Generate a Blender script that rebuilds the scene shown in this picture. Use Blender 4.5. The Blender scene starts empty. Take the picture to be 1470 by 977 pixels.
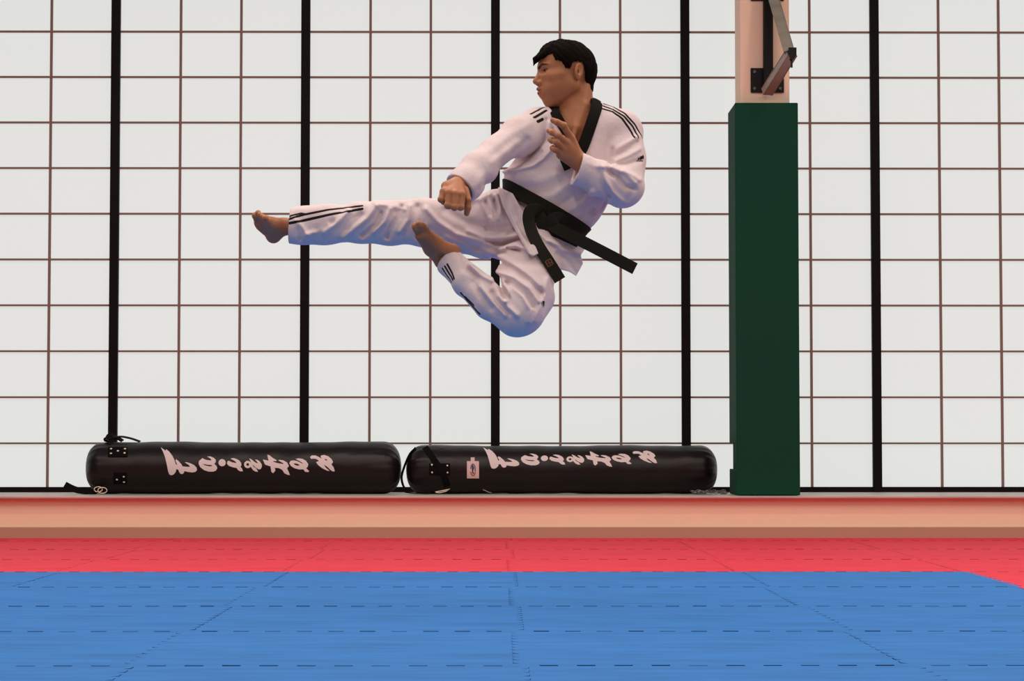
import bpy, bmesh, math, random
import numpy as np
from mathutils import Vector, Matrix
from mathutils.bvhtree import BVHTree
from mathutils.geometry import tessellate_polygon

random.seed(7)
SC = bpy.context.scene
COL = SC.collection

# ------------------------------------------------------------------ camera
F_PX = 3200.0
CAM_H = 0.566
PITCH = math.atan((636.0 - 488.5) / F_PX)
YAW = (735.0 - 717.0) / F_PX
cam_data = bpy.data.cameras.new('camera')
cam = bpy.data.objects.new('camera', cam_data)
COL.objects.link(cam)
cam.location = (0, 0, CAM_H)
cam.rotation_euler = (math.pi / 2 + PITCH, 0, -YAW)
cam_data.sensor_width = 36.0
cam_data.lens = F_PX / 1470.0 * 36.0
cam_data.clip_end = 200
SC.camera = cam
CAM_R = np.array(cam.rotation_euler.to_matrix())

def at(px, py, Y):
    """pixel of the photograph + distance along the floor -> world point"""
    r = CAM_R @ np.array([(px - 735.0) / F_PX, -(py - 488.5) / F_PX, -1.0])
    t = Y / r[1]
    return np.array([r[0] * t, r[1] * t, CAM_H + r[2] * t])

# ------------------------------------------------------------------ world, lamps, exposure
w = bpy.data.worlds.new('world'); SC.world = w
w.use_nodes = True
w.node_tree.nodes['Background'].inputs[0].default_value = (1.0, 0.86, 0.80, 1)
w.node_tree.nodes['Background'].inputs[1].default_value = 0.05
SC.view_settings.view_transform = 'Standard'
SC.view_settings.look = 'None'
SC.view_settings.gamma = 1.0
SC.view_settings.exposure = 0.0
SC.view_settings.use_curve_mapping = False
SC.cycles.use_denoising = True
SC.cycles.max_bounces = 10
SC.cycles.diffuse_bounces = 5

LAMP_W = 112.0
for lx in (-5.2, -1.0, 3.2, 7.4):
    for ly in (-1.0, 3.6, 8.2, 10.6):  # row behind the camera is an added frontal fill; the rest are ceiling lamps
        ld = bpy.data.lights.new('ceiling_and_fill_lamp', 'AREA')
        ld.shape = 'DISK'; ld.size = {8.2: 4.0, 10.6: .3}.get(ly, .45)
        ld.energy = LAMP_W * {-1.0: .72, 3.6: .60, 8.2: 1.08, 10.6: .30}[ly]; ld.color = (1.0, 0.84, 0.755)
        lo = bpy.data.objects.new('ceiling_and_fill_lamp', ld)
        COL.objects.link(lo)
        lo.location = (lx, ly, 5.3)

# ------------------------------------------------------------------ helpers
def tag(o, label=None, cat=None, group=None, kind=None):
    if label: o['label'] = label
    if cat: o['category'] = cat
    if group: o['group'] = group
    if kind: o['kind'] = kind
    return o

def empty(name, loc=(0, 0, 0), parent=None):
    o = bpy.data.objects.new(name, None); COL.objects.link(o)
    o.location = loc; o.empty_display_size = 0.1
    if parent: o.parent = parent
    return o

def link(name, me, mats, parent=None, smooth=False, loc=None):
    """mesh given in world coordinates; linked under parent without moving it"""
    o = bpy.data.objects.new(name, me); COL.objects.link(o)
    if not isinstance(mats, (list, tuple)): mats = [mats]
    for m in mats: me.materials.append(m)
    if smooth:
        me.polygons.foreach_set('use_smooth', [True] * len(me.polygons))
    if loc is not None:
        me.transform(Matrix.Translation(-Vector([float(q) for q in loc]))); o.location = [float(q) for q in loc]
    if parent:
        o.parent = parent
        off = Vector((0, 0, 0)); q = parent
        while q:
            off += q.location; q = q.parent
        o.location = o.location - off
    return o

def bm_mesh(bm, name='mesh'):
    bmesh.ops.recalc_face_normals(bm, faces=bm.faces)
    me = bpy.data.meshes.new(name); bm.to_mesh(me); bm.free()
    return me

def box(bm, x0, x1, y0, y1, z0, z1, bev=0.0, seg=2):
    r = bmesh.ops.create_cube(bm, size=1.0)
    vs = r['verts']
    for v in vs:
        v.co = Vector(((x0 + x1) / 2 + v.co.x * (x1 - x0), (y0 + y1) / 2 + v.co.y * (y1 - y0), (z0 + z1) / 2 + v.co.z * (z1 - z0)))
    if bev:
        es = list({e for v in vs for e in v.link_edges})
        bmesh.ops.bevel(bm, geom=es, offset=bev, segments=seg, affect='EDGES', profile=0.5)

def bar(bm, p0, p1, wx, wy, up=(0, 1, 0), bev=0.0):
    """square bar from p0 to p1; wx wide across, wy deep along up"""
    p0 = Vector([float(q) for q in p0]); p1 = Vector([float(q) for q in p1])
    t = (p1 - p0).normalized(); u = Vector(up); s = t.cross(u).normalized(); u = s.cross(t).normalized()
    r = bmesh.ops.create_cube(bm, size=1.0); vs = r['verts']; L = (p1 - p0).length
    for v in vs:
        v.co = (p0 + p1) / 2 + t * (v.co.z * L) + s * (v.co.x * wx) + u * (v.co.y * wy)
    if bev:
        es = list({e for v in vs for e in v.link_edges})
        bmesh.ops.bevel(bm, geom=es, offset=bev, segments=2, affect='EDGES')

def tube_mesh(bm, pts, r, n=10, cap=True):
    pts = [Vector([float(q) for q in p]) for p in pts]
    rs = r if isinstance(r, (list, tuple)) else [r] * len(pts)
    rings = []; prev = None
    for i, p in enumerate(pts):
        t = (pts[min(i + 1, len(pts) - 1)] - pts[max(i - 1, 0)]).normalized()
        if prev is None:
            a = Vector((0, 0, 1)) if abs(t.z) < .9 else Vector((1, 0, 0))
            u = t.cross(a).normalized()
        else:
            u = (prev - t * prev.dot(t)).normalized()
        prev = u; v = t.cross(u)
        rings.append([bm.verts.new(p + (u * math.cos(k * 2 * math.pi / n) + v * math.sin(k * 2 * math.pi / n)) * rs[i]) for k in range(n)])
    for a, b in zip(rings, rings[1:]):
        for k in range(n): bm.faces.new((a[k], a[(k + 1) % n], b[(k + 1) % n], b[k]))
    if cap:
        bm.faces.new(rings[0][::-1]); bm.faces.new(rings[-1])

def spline(pts, n=8):
    """Catmull-Rom through points"""
    P = [np.array(p, float) for p in pts]; P = [2 * P[0] - P[1]] + P + [2 * P[-1] - P[-2]]
    out = []
    for i in range(1, len(P) - 2):
        for k in range(n):
            t = k / n
            out.append(0.5 * ((2 * P[i]) + (-P[i - 1] + P[i + 1]) * t + (2 * P[i - 1] - 5 * P[i] + 4 * P[i + 1] - P[i + 2]) * t * t + (-P[i - 1] + 3 * P[i] - 3 * P[i + 1] + P[i + 2]) * t ** 3))
    out.append(P[-2]); return out

def ribbon(bm, pts, wdirs, w, th, bev=0.0):
    """flat strap: path, width direction at every point"""
    rows = []
    n = len(pts)
    for i in range(n):
        p = Vector([float(q) for q in pts[i]])
        t = (Vector([float(q) for q in pts[min(i + 1, n - 1)]]) - Vector([float(q) for q in pts[max(i - 1, 0)]])).normalized()
        wd = Vector([float(q) for q in (wdirs[i] if isinstance(wdirs, list) else wdirs)])
        wd = (wd - t * wd.dot(t)).normalized(); nn = t.cross(wd)
        ww = w[i] if isinstance(w, (list, tuple)) else w
        rows.append([bm.verts.new(p + wd * (sx * ww) + nn * (sn * th)) for sx, sn in ((-1, -.6), (-.93, -1), (.93, -1), (1, -.6), (1, .6), (.93, 1), (-.93, 1), (-1, .6))])
    for a, b in zip(rows, rows[1:]):
        for k in range(8): bm.faces.new((a[k], a[(k + 1) % 8], b[(k + 1) % 8], b[k]))
    bm.faces.new(rows[0][::-1]); bm.faces.new(rows[-1])

# ------------------------------------------------------------------ materials
def mat(name, col, rough=0.6, metal=0.0, spec=0.5, bump=None, vary=None, sheen=0.0, sss=0.0, coat=0.0):
    m = bpy.data.materials.new(name); m.use_nodes = True
    nt = m.node_tree; b = nt.nodes['Principled BSDF']
    b.inputs['Base Color'].default_value = (*col, 1)
    b.inputs['Roughness'].default_value = rough
    b.inputs['Metallic'].default_value = metal
    b.inputs['Specular IOR Level'].default_value = spec
    if sheen: b.inputs['Sheen Weight'].default_value = sheen
    if coat: b.inputs['Coat Weight'].default_value = coat
    if sss:
        b.inputs['Subsurface Weight'].default_value = sss
        b.inputs['Subsurface Radius'].default_value = (0.012, 0.005, 0.003)
        b.inputs['Subsurface Scale'].default_value = 1.0
    tc = nt.nodes.new('ShaderNodeTexCoord')
    if vary:   # (scale xyz, amount, detail)
        mp = nt.nodes.new('ShaderNodeMapping'); mp.inputs['Scale'].default_value = vary[0]
        nz = nt.nodes.new('ShaderNodeTexNoise'); nz.inputs['Scale'].default_value = 1.0; nz.inputs['Detail'].default_value = 6
        hv = nt.nodes.new('ShaderNodeMix'); hv.data_type = 'RGBA'
        hv.inputs[6].default_value = (*[c * (1 - vary[1]) for c in col], 1)
        hv.inputs[7].default_value = (*[min(1, c * (1 + vary[1])) for c in col], 1)
        mr = nt.nodes.new('ShaderNodeMapRange'); mr.inputs[1].default_value = .3; mr.inputs[2].default_value = .7
        nt.links.new(tc.outputs['Object'], mp.inputs[0]); nt.links.new(mp.outputs[0], nz.inputs['Vector'])
        nt.links.new(nz.outputs['Fac'], mr.inputs[0]); nt.links.new(mr.outputs[0], hv.inputs[0])
        nt.links.new(hv.outputs[2], b.inputs['Base Color'])
    if bump:   # (scale xyz, strength, distance)
        mp = nt.nodes.new('ShaderNodeMapping'); mp.inputs['Scale'].default_value = bump[0]
        nz = nt.nodes.new('ShaderNodeTexNoise'); nz.inputs['Scale'].default_value = 1.0; nz.inputs['Detail'].default_value = 4
        bp = nt.nodes.new('ShaderNodeBump'); bp.inputs['Strength'].default_value = bump[1]; bp.inputs['Distance'].default_value = bump[2]
        nt.links.new(tc.outputs['Object'], mp.inputs[0]); nt.links.new(mp.outputs[0], nz.inputs['Vector'])
        nt.links.new(nz.outputs['Fac'], bp.inputs['Height']); nt.links.new(bp.outputs[0], b.inputs['Normal'])
    return m

def attr_mask(m, attr, col, rough=None, soft=0.0006):
    """paint `col` where the float attribute is below 0 (a pattern that belongs to the surface)"""
    nt = m.node_tree; b = nt.nodes['Principled BSDF']
    at_ = nt.nodes.new('ShaderNodeAttribute'); at_.attribute_name = attr
    mr = nt.nodes.new('ShaderNodeMapRange'); mr.inputs[1].default_value = soft; mr.inputs[2].default_value = -soft
    mx = nt.nodes.new('ShaderNodeMix'); mx.data_type = 'RGBA'
    nt.links.new(at_.outputs['Fac'], mr.inputs[0]); nt.links.new(mr.outputs[0], mx.inputs[0])
    src = b.inputs['Base Color']
    if src.is_linked:
        l = src.links[0]; nt.links.new(l.from_socket, mx.inputs[6]); nt.links.remove(l)
    else: mx.inputs[6].default_value = src.default_value
    mx.inputs[7].default_value = (*col, 1)
    nt.links.new(mx.outputs[2], src)

M = {}
M['black_wood'] = mat('black_wood', (.0045, .003, .0035), .6, spec=.15)
M['lattice'] = mat('brown_lattice', (.26, .16, .135), .6)
M['plaster'] = mat('plaster', (.62, .58, .55), .8)
M['cream'] = mat('cream_paint', (.93, .70, .53), .6, spec=.3)
M['riser'] = mat('peach_riser', (.97, .77, .56), .6, spec=.3)
M['base_brown'] = mat('brown_base', (.50, .31, .215), .6)
M['lip'] = mat('grey_lip', (.55, .46, .42), .5, vary=((3, 3, 3), .12))
M['sub'] = mat('wood_floor', (.45, .30, .18), .4, vary=((.6, 8, 1), .2))
M['blue'] = mat('blue_foam', (.036, .200, .575), .75, spec=.12, vary=((2.6, 13, 5), .15), bump=((260, 260, 260), .25, .0006))
M['red'] = mat('red_foam', (.78, .050, .085), .75, spec=.12, vary=((2.6, 13, 5), .10), bump=((260, 260, 260), .25, .0006))
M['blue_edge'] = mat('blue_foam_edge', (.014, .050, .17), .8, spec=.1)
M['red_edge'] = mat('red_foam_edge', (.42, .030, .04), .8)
M['pad'] = mat('green_pad', (.006, .058, .033), .75, spec=.12, bump=((220, 220, 220), .3, .001))
M['steel'] = mat('brushed_steel', (.36, .33, .28), .45, metal=.35, vary=((4, 4, 30), .15))
M['black_steel'] = mat('black_steel', (.006, .005, .005), .45, spec=.2)
M['bolt'] = mat('bolt', (.09, .08, .08), .3, metal=.8)
M['vinyl'] = mat('black_vinyl', (.008, .005, .005), .38, spec=.32, bump=((30, 30, 30), .35, .004))
M['strap'] = mat('black_webbing', (.004, .004, .004), .8, spec=.1)
M['print'] = mat('pale_print', (.80, .69, .69), .6)
M['rivet'] = mat('brass_rivet', (.95, .80, .62), .5, metal=.2)
M['tagpaper'] = mat('white_tag', (.72, .52, .50), .6)
M['navy'] = mat('navy_print', (.02, .02, .08), .6)
M['redprint'] = mat('red_print', (.55, .05, .04), .6)
M['chain'] = mat('chain', (.35, .32, .30), .35, metal=.9)

# backlit paper of the shoji panes: it glows
m = bpy.data.materials.new('backlit_paper'); m.use_nodes = True
b = m.node_tree.nodes['Principled BSDF']
b.inputs['Base Color'].default_value = (.22, .22, .22, 1); b.inputs['Roughness'].default_value = .9
b.inputs['Specular IOR Level'].default_value = .1
b.inputs['Emission Color'].default_value = (.685, .715, .695, 1)
b.inputs['Emission Strength'].default_value = .94
M['paper'] = m

# ------------------------------------------------------------------ the room
WALL_Y = 14.45
PLAT = 0.25            # height of the raised ledge
def struct(name, bm, mats, loc=None, smooth=False):
    o = link(name, bm_mesh(bm, name), mats, loc=loc, smooth=smooth); o['kind'] = 'structure'; return o

bm = bmesh.new(); box(bm, -9, 9, -2, 13.32, -.16, -.026); struct('floor', bm, M['sub'])
# raised ledge: cream riser, brown skirting, thin overhanging lip
bm = bmesh.new(); box(bm, -9, 9, 13.395, 15.2, -.1, PLAT - .012); struct('trim_1', bm, M['riser'])
bm = bmesh.new(); box(bm, -9, 9, 13.370, 13.395, -.1, .066, .004); struct('baseboard_back', bm, M['base_brown'])
bm = bmesh.new(); box(bm, -9, 9, 13.342, 15.2, PLAT - .012, PLAT, .003); struct('trim_2', bm, M['lip'])

PITCH_X = 1.2385; X0 = -0.027
Z_H = 0.566; DZ = 0.2983
TOPZ = Z_H + DZ * 11
for k in range(-7, 7):
    xa = X0 + PITCH_X * k; xb = xa + PITCH_X
    root = empty('window_%d' % (k + 8), (xa, WALL_Y, PLAT)); root['kind'] = 'structure'
    bm = bmesh.new(); box(bm, xa + .002, xb - .002, WALL_Y + .030, WALL_Y + .034, PLAT + .03, TOPZ)
    link('paper_pane', bm_mesh(bm), M['paper'], root)
    bm = bmesh.new()
    for q in (1, 2):
        xm = xa + .028 + (PITCH_X - .056) * q / 3 
        box(bm, xm - .0080, xm + .0080, WALL_Y + .014, WALL_Y + .0295, PLAT + .032, TOPZ)
    for j in range(0, 12):
        z = Z_H + DZ * j
        box(bm, xa + .029, xb - .029, WALL_Y + .012, WALL_Y + .029, z - .0062, z + .0062)
    link('lattice', bm_mesh(bm), M['lattice'], root)
    bm = bmesh.new()
    box(bm, xa - .029, xa + .029, WALL_Y - .005, WALL_Y + .05, PLAT + .001, TOPZ + .02, .002)
    link('stile', bm_mesh(bm), M['black_wood'], root)
    bm = bmesh.new()
    box(bm, xa + .0295, xb - .0295, WALL_Y + .0, WALL_Y + .0295, PLAT + .001, PLAT + .034, .002)
    link('bottom_rail', bm_mesh(bm), M['black_wood'], root)
bm = bmesh.new(); box(bm, -9, 9, WALL_Y - .01, WALL_Y + .06, TOPZ + .021, TOPZ + .10); struct('trim_3', bm, M['black_wood'])
bm = bmesh.new(); box(bm, -9, 9, WALL_Y + .0, WALL_Y + .10, TOPZ + .101, 5.6); struct('wall_back', bm, M['plaster'])

# ------------------------------------------------------------------ interlocking foam mats
NS_ = 21
def mat_tile(Wd, D, mirror, back_notch, front_teeth, flipx):
    """top face with notches at the back and one side, curled teeth on the other two edges"""
    bm = bmesh.new()
    td = .020; g = .0012
    s = Wd / NS_
    nside = max(3, int(round(D / s)) // 2 * 2 + 1); sd = D / nside
    # notched outline, counter-clockwise from the front left corner
    pts = []
    seg_front = []
    xs = [i * s for i in range(NS_ + 1)]
    for i, x in enumerate(xs): pts.append((x, 0.0))
    nf = len(pts)
    ys = [i * sd for i in range(nside + 1)]
    for y in ys[1:]: pts.append((Wd, y))
    nr = len(pts)
    xb = list(reversed(xs))
    for i in range(NS_):
        x0_, x1_ = xb[i], xb[i + 1]
        slot = NS_ - 1 - i
        if back_notch and slot % 2 == 1:
            pts += [(x0_, D), (x0_, D - td), (x1_, D - td), (x1_, D)] if i else [(x0_, D - td), (x1_, D - td), (x1_, D)]
        else: pts.append((x1_, D))
    yb = list(reversed(ys))
    for i in range(nside):
        y0_, y1_ = yb[i], yb[i + 1]
        slot = nside - 1 - i
        if slot % 2 == 1:
            pts += [(0, y0_), (td, y0_), (td, y1_), (0, y1_)]
        else: pts.append((0, y1_))
    clean = []
    for p in pts:
        if not clean or (abs(p[0] - clean[-1][0]) + abs(p[1] - clean[-1][1])) > 1e-6: clean.append(p)
    if abs(clean[0][0] - clean[-1][0]) + abs(clean[0][1] - clean[-1][1]) < 1e-6: clean.pop()
    vt = [bm.verts.new((x, y, 0)) for x, y in clean]
    f = bm.faces.new(vt); f.material_index = 0
    look = {(round(x, 5), round(y, 5)): v for (x, y), v in zip(clean, vt)}
    def tooth(p, q, dx, dy, lift):
        a = look[(round(p[0], 5), round(p[1], 5))]; b_ = look[(round(q[0], 5), round(q[1], 5))]
        tx, ty = (q[0] - p[0]), (q[1] - p[1]); L = math.hypot(tx, ty); tx /= L; ty /= L
        c = bm.verts.new((q[0] + dx - tx * g, q[1] + dy - ty * g, lift)); d_ = bm.verts.new((p[0] + dx + tx * g, p[1] + dy + ty * g, lift))
        bm.faces.new((a, d_, c, b_))
    if front_teeth:
        for i in range(1, NS_ - 1, 2):
            tooth((xs[i], 0), (xs[i + 1], 0), 0, -td + g, random.uniform(.0010, .0024))
    for i in range(1, nside - 1, 2):
        tooth((Wd, ys[i]), (Wd, ys[i + 1]), td - g, 0, random.uniform(.0006, .0018))
    bm.edges.ensure_lookup_table()
    be = [e for e in bm.edges if e.is_boundary]
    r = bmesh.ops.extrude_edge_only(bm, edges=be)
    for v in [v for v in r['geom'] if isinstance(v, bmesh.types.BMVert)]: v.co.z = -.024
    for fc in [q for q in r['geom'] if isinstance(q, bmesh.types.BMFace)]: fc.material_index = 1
    if flipx:
        for v in bm.verts: v.co.x = Wd - v.co.x
    bmesh.ops.triangulate(bm, faces=[q for q in bm.faces if len(q.verts) > 4])
    return bm_mesh(bm, 'foam_mat')

ROW_D = 1.038; ZB = 9.88; SX = 0.055
ordn = ['first', 'second', 'third', 'fourth', 'fifth', 'sixth', 'seventh', 'eighth']
def col_words(k):
    if k >= 0: return '%s right of centre seam' % ordn[k]
    return '%s left of centre seam' % ordn[-k - 1]
tile_cache = {}
rows = [('blue', b_, ZB - ROW_D * b_, ROW_D) for b_ in range(1, 6)] + [('red', r_, ZB + ROW_D * (r_ - 1), ROW_D if r_ < 4 else 13.372 - (ZB + 3 * ROW_D)) for r_ in range(1, 5)]
for zone, n_, y0_, D_ in rows:
    half = (y0_ + D_) * 735 / F_PX + .45
    for k in range(-5, 5):
        xa = SX + k
        if xa > half or xa + 1 < -half: continue
        colr = zone
        if k >= 2: colr = 'red'
        flip = (n_ + (0 if zone == 'blue' else 1)) % 2 == 0
        key = (zone == 'red' and n_ == 4, flip, random.randrange(3), colr)
        if key not in tile_cache:
            me = mat_tile(1.0, D_, False, not key[0], True, flip)
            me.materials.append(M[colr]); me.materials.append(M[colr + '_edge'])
            tile_cache[key] = me
        o = bpy.data.objects.new('foam_mat', tile_cache[key]); COL.objects.link(o)
        o.location = (xa, y0_, 0)
        if colr == 'blue': lb = 'blue foam mat in the %s row before red border, %s' % (ordn[n_ - 1], col_words(k))
        elif zone == 'red': lb = 'red foam mat in the %s row behind blue area, %s' % (ordn[n_ - 1], col_words(k))
        else: lb = 'red foam mat beside the %s blue row, %s' % (ordn[n_ - 1], col_words(k))
        tag(o, lb, 'floor mat', colr + ' interlocking mats on the training floor')

# ------------------------------------------------------------------ basketball post with green pad
PY = 13.47
def X(px, Y): return (px - 717.0) / F_PX * Y
def Zp(py, Y): return CAM_H + (636.0 - py) / F_PX * Y
post = empty('basketball_post', (X(1102, PY), PY + .2, PLAT))
tag(post, 'square cream post with tall green pad and folded steel bracket standing on ledge', 'post')
px0, px1 = 1.471, 1.7716            # post body, 0.30 wide
pyf = PY + .055
bm = bmesh.new(); box(bm, px0, px1, pyf, pyf + .30, PLAT + .001, 5.2, .004)
link('post_body', bm_mesh(bm), M['cream'], post)
gx0, gx1 = X(1057, PY), X(1148.3, PY)
gtop = Zp(144.5, PY)
bm = bmesh.new()
box(bm, gx0, gx1, PY, PY + .05, PLAT + .003, gtop, .006)                        # front
link('front_pad', bm_mesh(bm), M['pad'], post)
bm = bmesh.new()
box(bm, gx0 + .001, gx0 + .018, PY + .052, PY + .42, CAM_H, gtop, .006)          # left side, upper piece
box(bm, gx0 + .001, gx0 + .018, PY + .052, PY + .42, PLAT + .003, Zp(673.5, PY), .006)   # left side, lower piece
box(bm, gx0 + .014, gx0 + .026, PY + .052, PY + .33, Zp(673.5, PY) - .02, CAM_H + .02)
link('side_pad', bm_mesh(bm), M['pad'], post)
bm = bmesh.new(); box(bm, gx1 - .035, gx1 - .001, PY + .052, PY + .40, PLAT + .003, gtop, .006)
link('side_pad', bm_mesh(bm), M['pad'], post)

def V3(px, py, Y): return at(px, py, Y)
# plates bolted to the post
fy = pyf - .001
for (ya, yb_) in ((98, 133), (-34, 1.2)):
    bm = bmesh.new(); a = at(1077.5, yb_, fy); b2 = at(1125, ya, fy)
    box(bm, a[0], b2[0], fy - .012, fy, a[2], b2[2], .002)
    pl = link('bracket_plate', bm_mesh(bm), M['black_steel'], post)
    for bx, by in ((1083, ya + 5), (1083, yb_ - 6), (1120, ya + 5), (1120, yb_ - 6)):
        bm = bmesh.new(); c = at(bx, by, fy - .014)
        tube_mesh(bm, [c + np.array([0, .004, 0]), c - np.array([0, .006, 0])], .010, 6)
        link('bolt', bm_mesh(bm), M['bolt'], pl)
bm = bmesh.new(); ay = fy - .045
bar(bm, at(1102.5, 119, ay), at(1102.5, -30, ay), .050, .05, bev=.003)
link('upright_bar', bm_mesh(bm), M['black_steel'], post)
bm = bmesh.new()
bar(bm, at(1105, -22, fy - .09), at(1133, 74, fy - .36), .058, .035, up=(.2, 1, 0.1), bev=.003)
link('upper_arm', bm_mesh(bm), M['steel'], post)
bm = bmesh.new()
bar(bm, at(1136, 76, fy - .36), at(1101, 132, fy - .05), .042, .060, up=(.9, .3, 0.0), bev=.003)
link('lower_arm', bm_mesh(bm), M['steel'], post)
bm = bmesh.new()
poly = [(1132, 68), (1143.5, 68), (1143.5, 79), (1138, 87), (1135, 85), (1132, 78)]
vf = [bm.verts.new(at(x, y, fy - .40)) for x, y in poly]; vb = [bm.verts.new(at(x, y, fy - .33)) for x, y in poly]
bm.faces.new(vf); bm.faces.new(vb[::-1])
for i in range(len(poly)): bm.faces.new((vf[i], vf[(i + 1) % len(poly)], vb[(i + 1) % len(poly)], vb[i]))
hb = link('hinge_block', bm_mesh(bm), M['black_steel'], post)
bm = bmesh.new(); tube_mesh(bm, [at(1134, 84, fy - .37), at(1136.5, 88, fy - .37), at(1136.5, 97, fy - .37)], .006, 8)
link('hinge_pin', bm_mesh(bm), M['black_steel'], hb)

# ------------------------------------------------------------------ punching bags
def bag_mesh(xa, xb, yc, zb, R, seed, topsag=0.0):
    rs = np.random.RandomState(seed)
    NS, NR = 150, 72
    L = xb - xa; er = .115
    bm = bmesh.new(); rings = []
    ph = rs.rand(8) * 6.28
    for i in range(NS + 1):
        u = i / NS
        # denser rings near the ends
        t = .5 - .5 * math.cos(math.pi * u); x = xa + L * t
        e = min(x - xa, xb - x)
        f_ = 1.0 if e >= er else (1 - abs(1 - e / er) ** 2.3) ** (1 / 2.3)
        f_ = max(f_, .02)
        ring = []
        for k in range(NR):
            a = 2 * math.pi * k / NR
            r = R * f_
            endw = math.exp(-e / .10)
            r += endw * f_ * (.0045 * math.sin(13 * a + ph[0] + 2 * math.sin(3 * a)) + .003 * math.sin(23 * a + ph[1] + 9 * x))
            r += .0022 * math.sin(5.3 * x + ph[2]) + .0016 * math.sin(11 * x + 2 * a + ph[3]) + .001 * math.sin(31 * x + 3 * a + ph[4])
            y = yc + r * math.cos(a); z = zb + R + r * math.sin(a)
            z = max(z, zb + .0005)
            if z > zb + R: z -= topsag * math.sin(math.pi * t)
            ring.append(bm.verts.new((x, y, z)))
        rings.append(ring)
    for a_, b_ in zip(rings, rings[1:]):
        for k in range(NR): bm.faces.new((a_[k], a_[(k + 1) % NR], b_[(k + 1) % NR], b_[k]))
    bm.faces.new(rings[0][::-1]); bm.faces.new(rings[-1])
    return bm_mesh(bm, 'punching_bag')

Z1, Z2, Z3 = (14.7, 225, 635), (16.333, 310, 645), (12.25, 370, 645)
def cv(z, pts): return [(z[1] + x / z[0], z[2] + y / z[0]) for x, y in pts]
def circ(z, cx, cy, r, n=18, rev=False):
    return cv(z, [(cx + r * math.cos(2 * math.pi * k / n), cy + r * math.sin(2 * math.pi * k / n)) for k in (range(n) if not rev else reversed(range(n)))])
GLYPHS = [
 [cv(Z1, [(85,100),(190,175),(200,140),(270,200),(330,280),(375,370),(400,455),(435,470),(395,385),(410,350),(455,385),(520,455),(545,500),(640,510),(700,510),(690,485),(650,455),(590,415),(640,415),(720,440),(790,475),(840,525),(850,580),(820,615),(760,630),(670,620),(580,600),(575,635),(545,662),(500,655),(475,620),(455,570),(415,560),(400,620),(360,670),(310,688),(265,670),(240,600),(215,470),(180,320),(140,210)])],
 [cv(Z1, [(1065,295),(1130,292),(1200,320),(1245,360),(1245,410),(1215,450),(1260,490),(1280,540),(1250,590),(1190,612),(1100,612),(1000,580),(920,520),(885,450),(890,390),(930,358),(965,330),(1040,365),(1130,378),(1160,372),(1130,335)]), cv(Z1, [(965,445),(1060,465),(1160,475),(1175,492),(1120,502),(1020,480)])],
 [circ(Z2, 145, 308, 84)],
 [cv(Z2, [(340,215),(400,200),(470,215),(545,255),(590,310),(600,370),(575,405),(610,440),(635,505),(570,510),(520,480),(480,430),(400,415),(310,385),(260,335),(270,275),(300,262),(380,300),(480,318),(470,290),(410,250)])],
 [circ(Z2, 745, 350, 86), circ(Z2, 745, 350, 32)],
 [cv(Z2, [(780,205),(840,235),(920,300),(985,325),(975,300),(915,235),(970,240),(1030,280),(1075,350),(1075,410),(1045,460),(1000,465),(930,420),(860,350),(880,400),(950,450),(990,520),(930,515),(870,480),(820,410),(800,340),(820,290)])],
 [cv(Z3, [(170,90),(210,105),(260,145),(335,190),(320,205),(270,200),(275,215),(350,240),(450,255),(450,240),(360,190),(380,180),(450,190),(520,230),(548,290),(515,330),(545,390),(565,450),(520,440),(470,415),(430,355),(370,325),(300,320),(310,370),(270,415),(240,390),(225,295),(130,265),(110,220),(90,175),(190,195),(180,150)])],
 [cv(Z3, [(665,165),(720,155),(790,165),(850,200),(890,260),(875,310),(850,325),(905,380),(890,395),(835,390),(800,345),(730,350),(640,325),(580,285),(555,240),(575,200),(620,190),(690,200),(770,240),(795,250),(775,225),(720,195)]), cv(Z3, [(630,240),(700,250),(740,275),(700,285),(650,270)])],
 [cv(Z3, [(920,130),(950,105),(1020,105),(1080,135),(1130,165),(1105,130),(1115,105),(1170,95),(1240,120),(1300,170),(1325,220),(1295,260),(1335,310),(1355,380),(1320,385),(1270,350),(1220,300),(1165,265),(1190,310),(1265,375),(1220,370),(1130,325),(1060,270),(1025,220),(1080,200),(1030,165),(980,160),(940,165)]), cv(Z3, [(1180,160),(1215,175),(1225,195),(1190,190)])],
]

CAMV = Vector(cam.location)
def hit_bvh(bvh, px, py, lift=.0012):
    d = Vector([float(q) for q in at(px, py, 10.0)]) - CAMV; d.normalize()
    h = bvh.ray_cast(CAMV, d)
    if h[0] is None: return None
    n = h[1] if h[1].dot(d) < 0 else -h[1]
    return h[0] + n * lift

def decal(bvh, contours, maxlen=2.5, lift=.0012):
    """fill a printed shape (first contour outer, others holes) and lay it on the surface it is printed on"""
    loops = [[Vector((x, y, 0)) for x, y in c] for c in contours]
    flat = [v for l in loops for v in l]
    tris = tessellate_polygon(loops)
    bm = bmesh.new(); vs = [bm.verts.new(v) for v in flat]
    for t in tris:
        try: bm.faces.new([vs[i] for i in t])
        except ValueError: pass
    for _ in range(4):
        es = [e for e in bm.edges if e.calc_length() > maxlen]
        if not es: break
        bmesh.ops.subdivide_edges(bm, edges=es, cuts=1)
        bmesh.ops.triangulate(bm, faces=[f for f in bm.faces if len(f.verts) > 3])
    dead = []
    for v in bm.verts:
        h = hit_bvh(bvh, v.co.x, v.co.y, lift)
        if h is None: dead.append(v)
        else: v.co = h
    if dead: bmesh.ops.delete(bm, geom=dead, context='VERTS')
    return bm

def decal_union(bvh, glyphs, mp=lambda x, y: (x, y), **kw):
    out = bmesh.new()
    for g in glyphs:
        b_ = decal(bvh, [[mp(x, y) for x, y in c] for c in g], **kw)
        me = bpy.data.meshes.new('t'); b_.to_mesh(me); b_.free(); out.from_mesh(me); bpy.data.meshes.remove(me)
    return out

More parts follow.
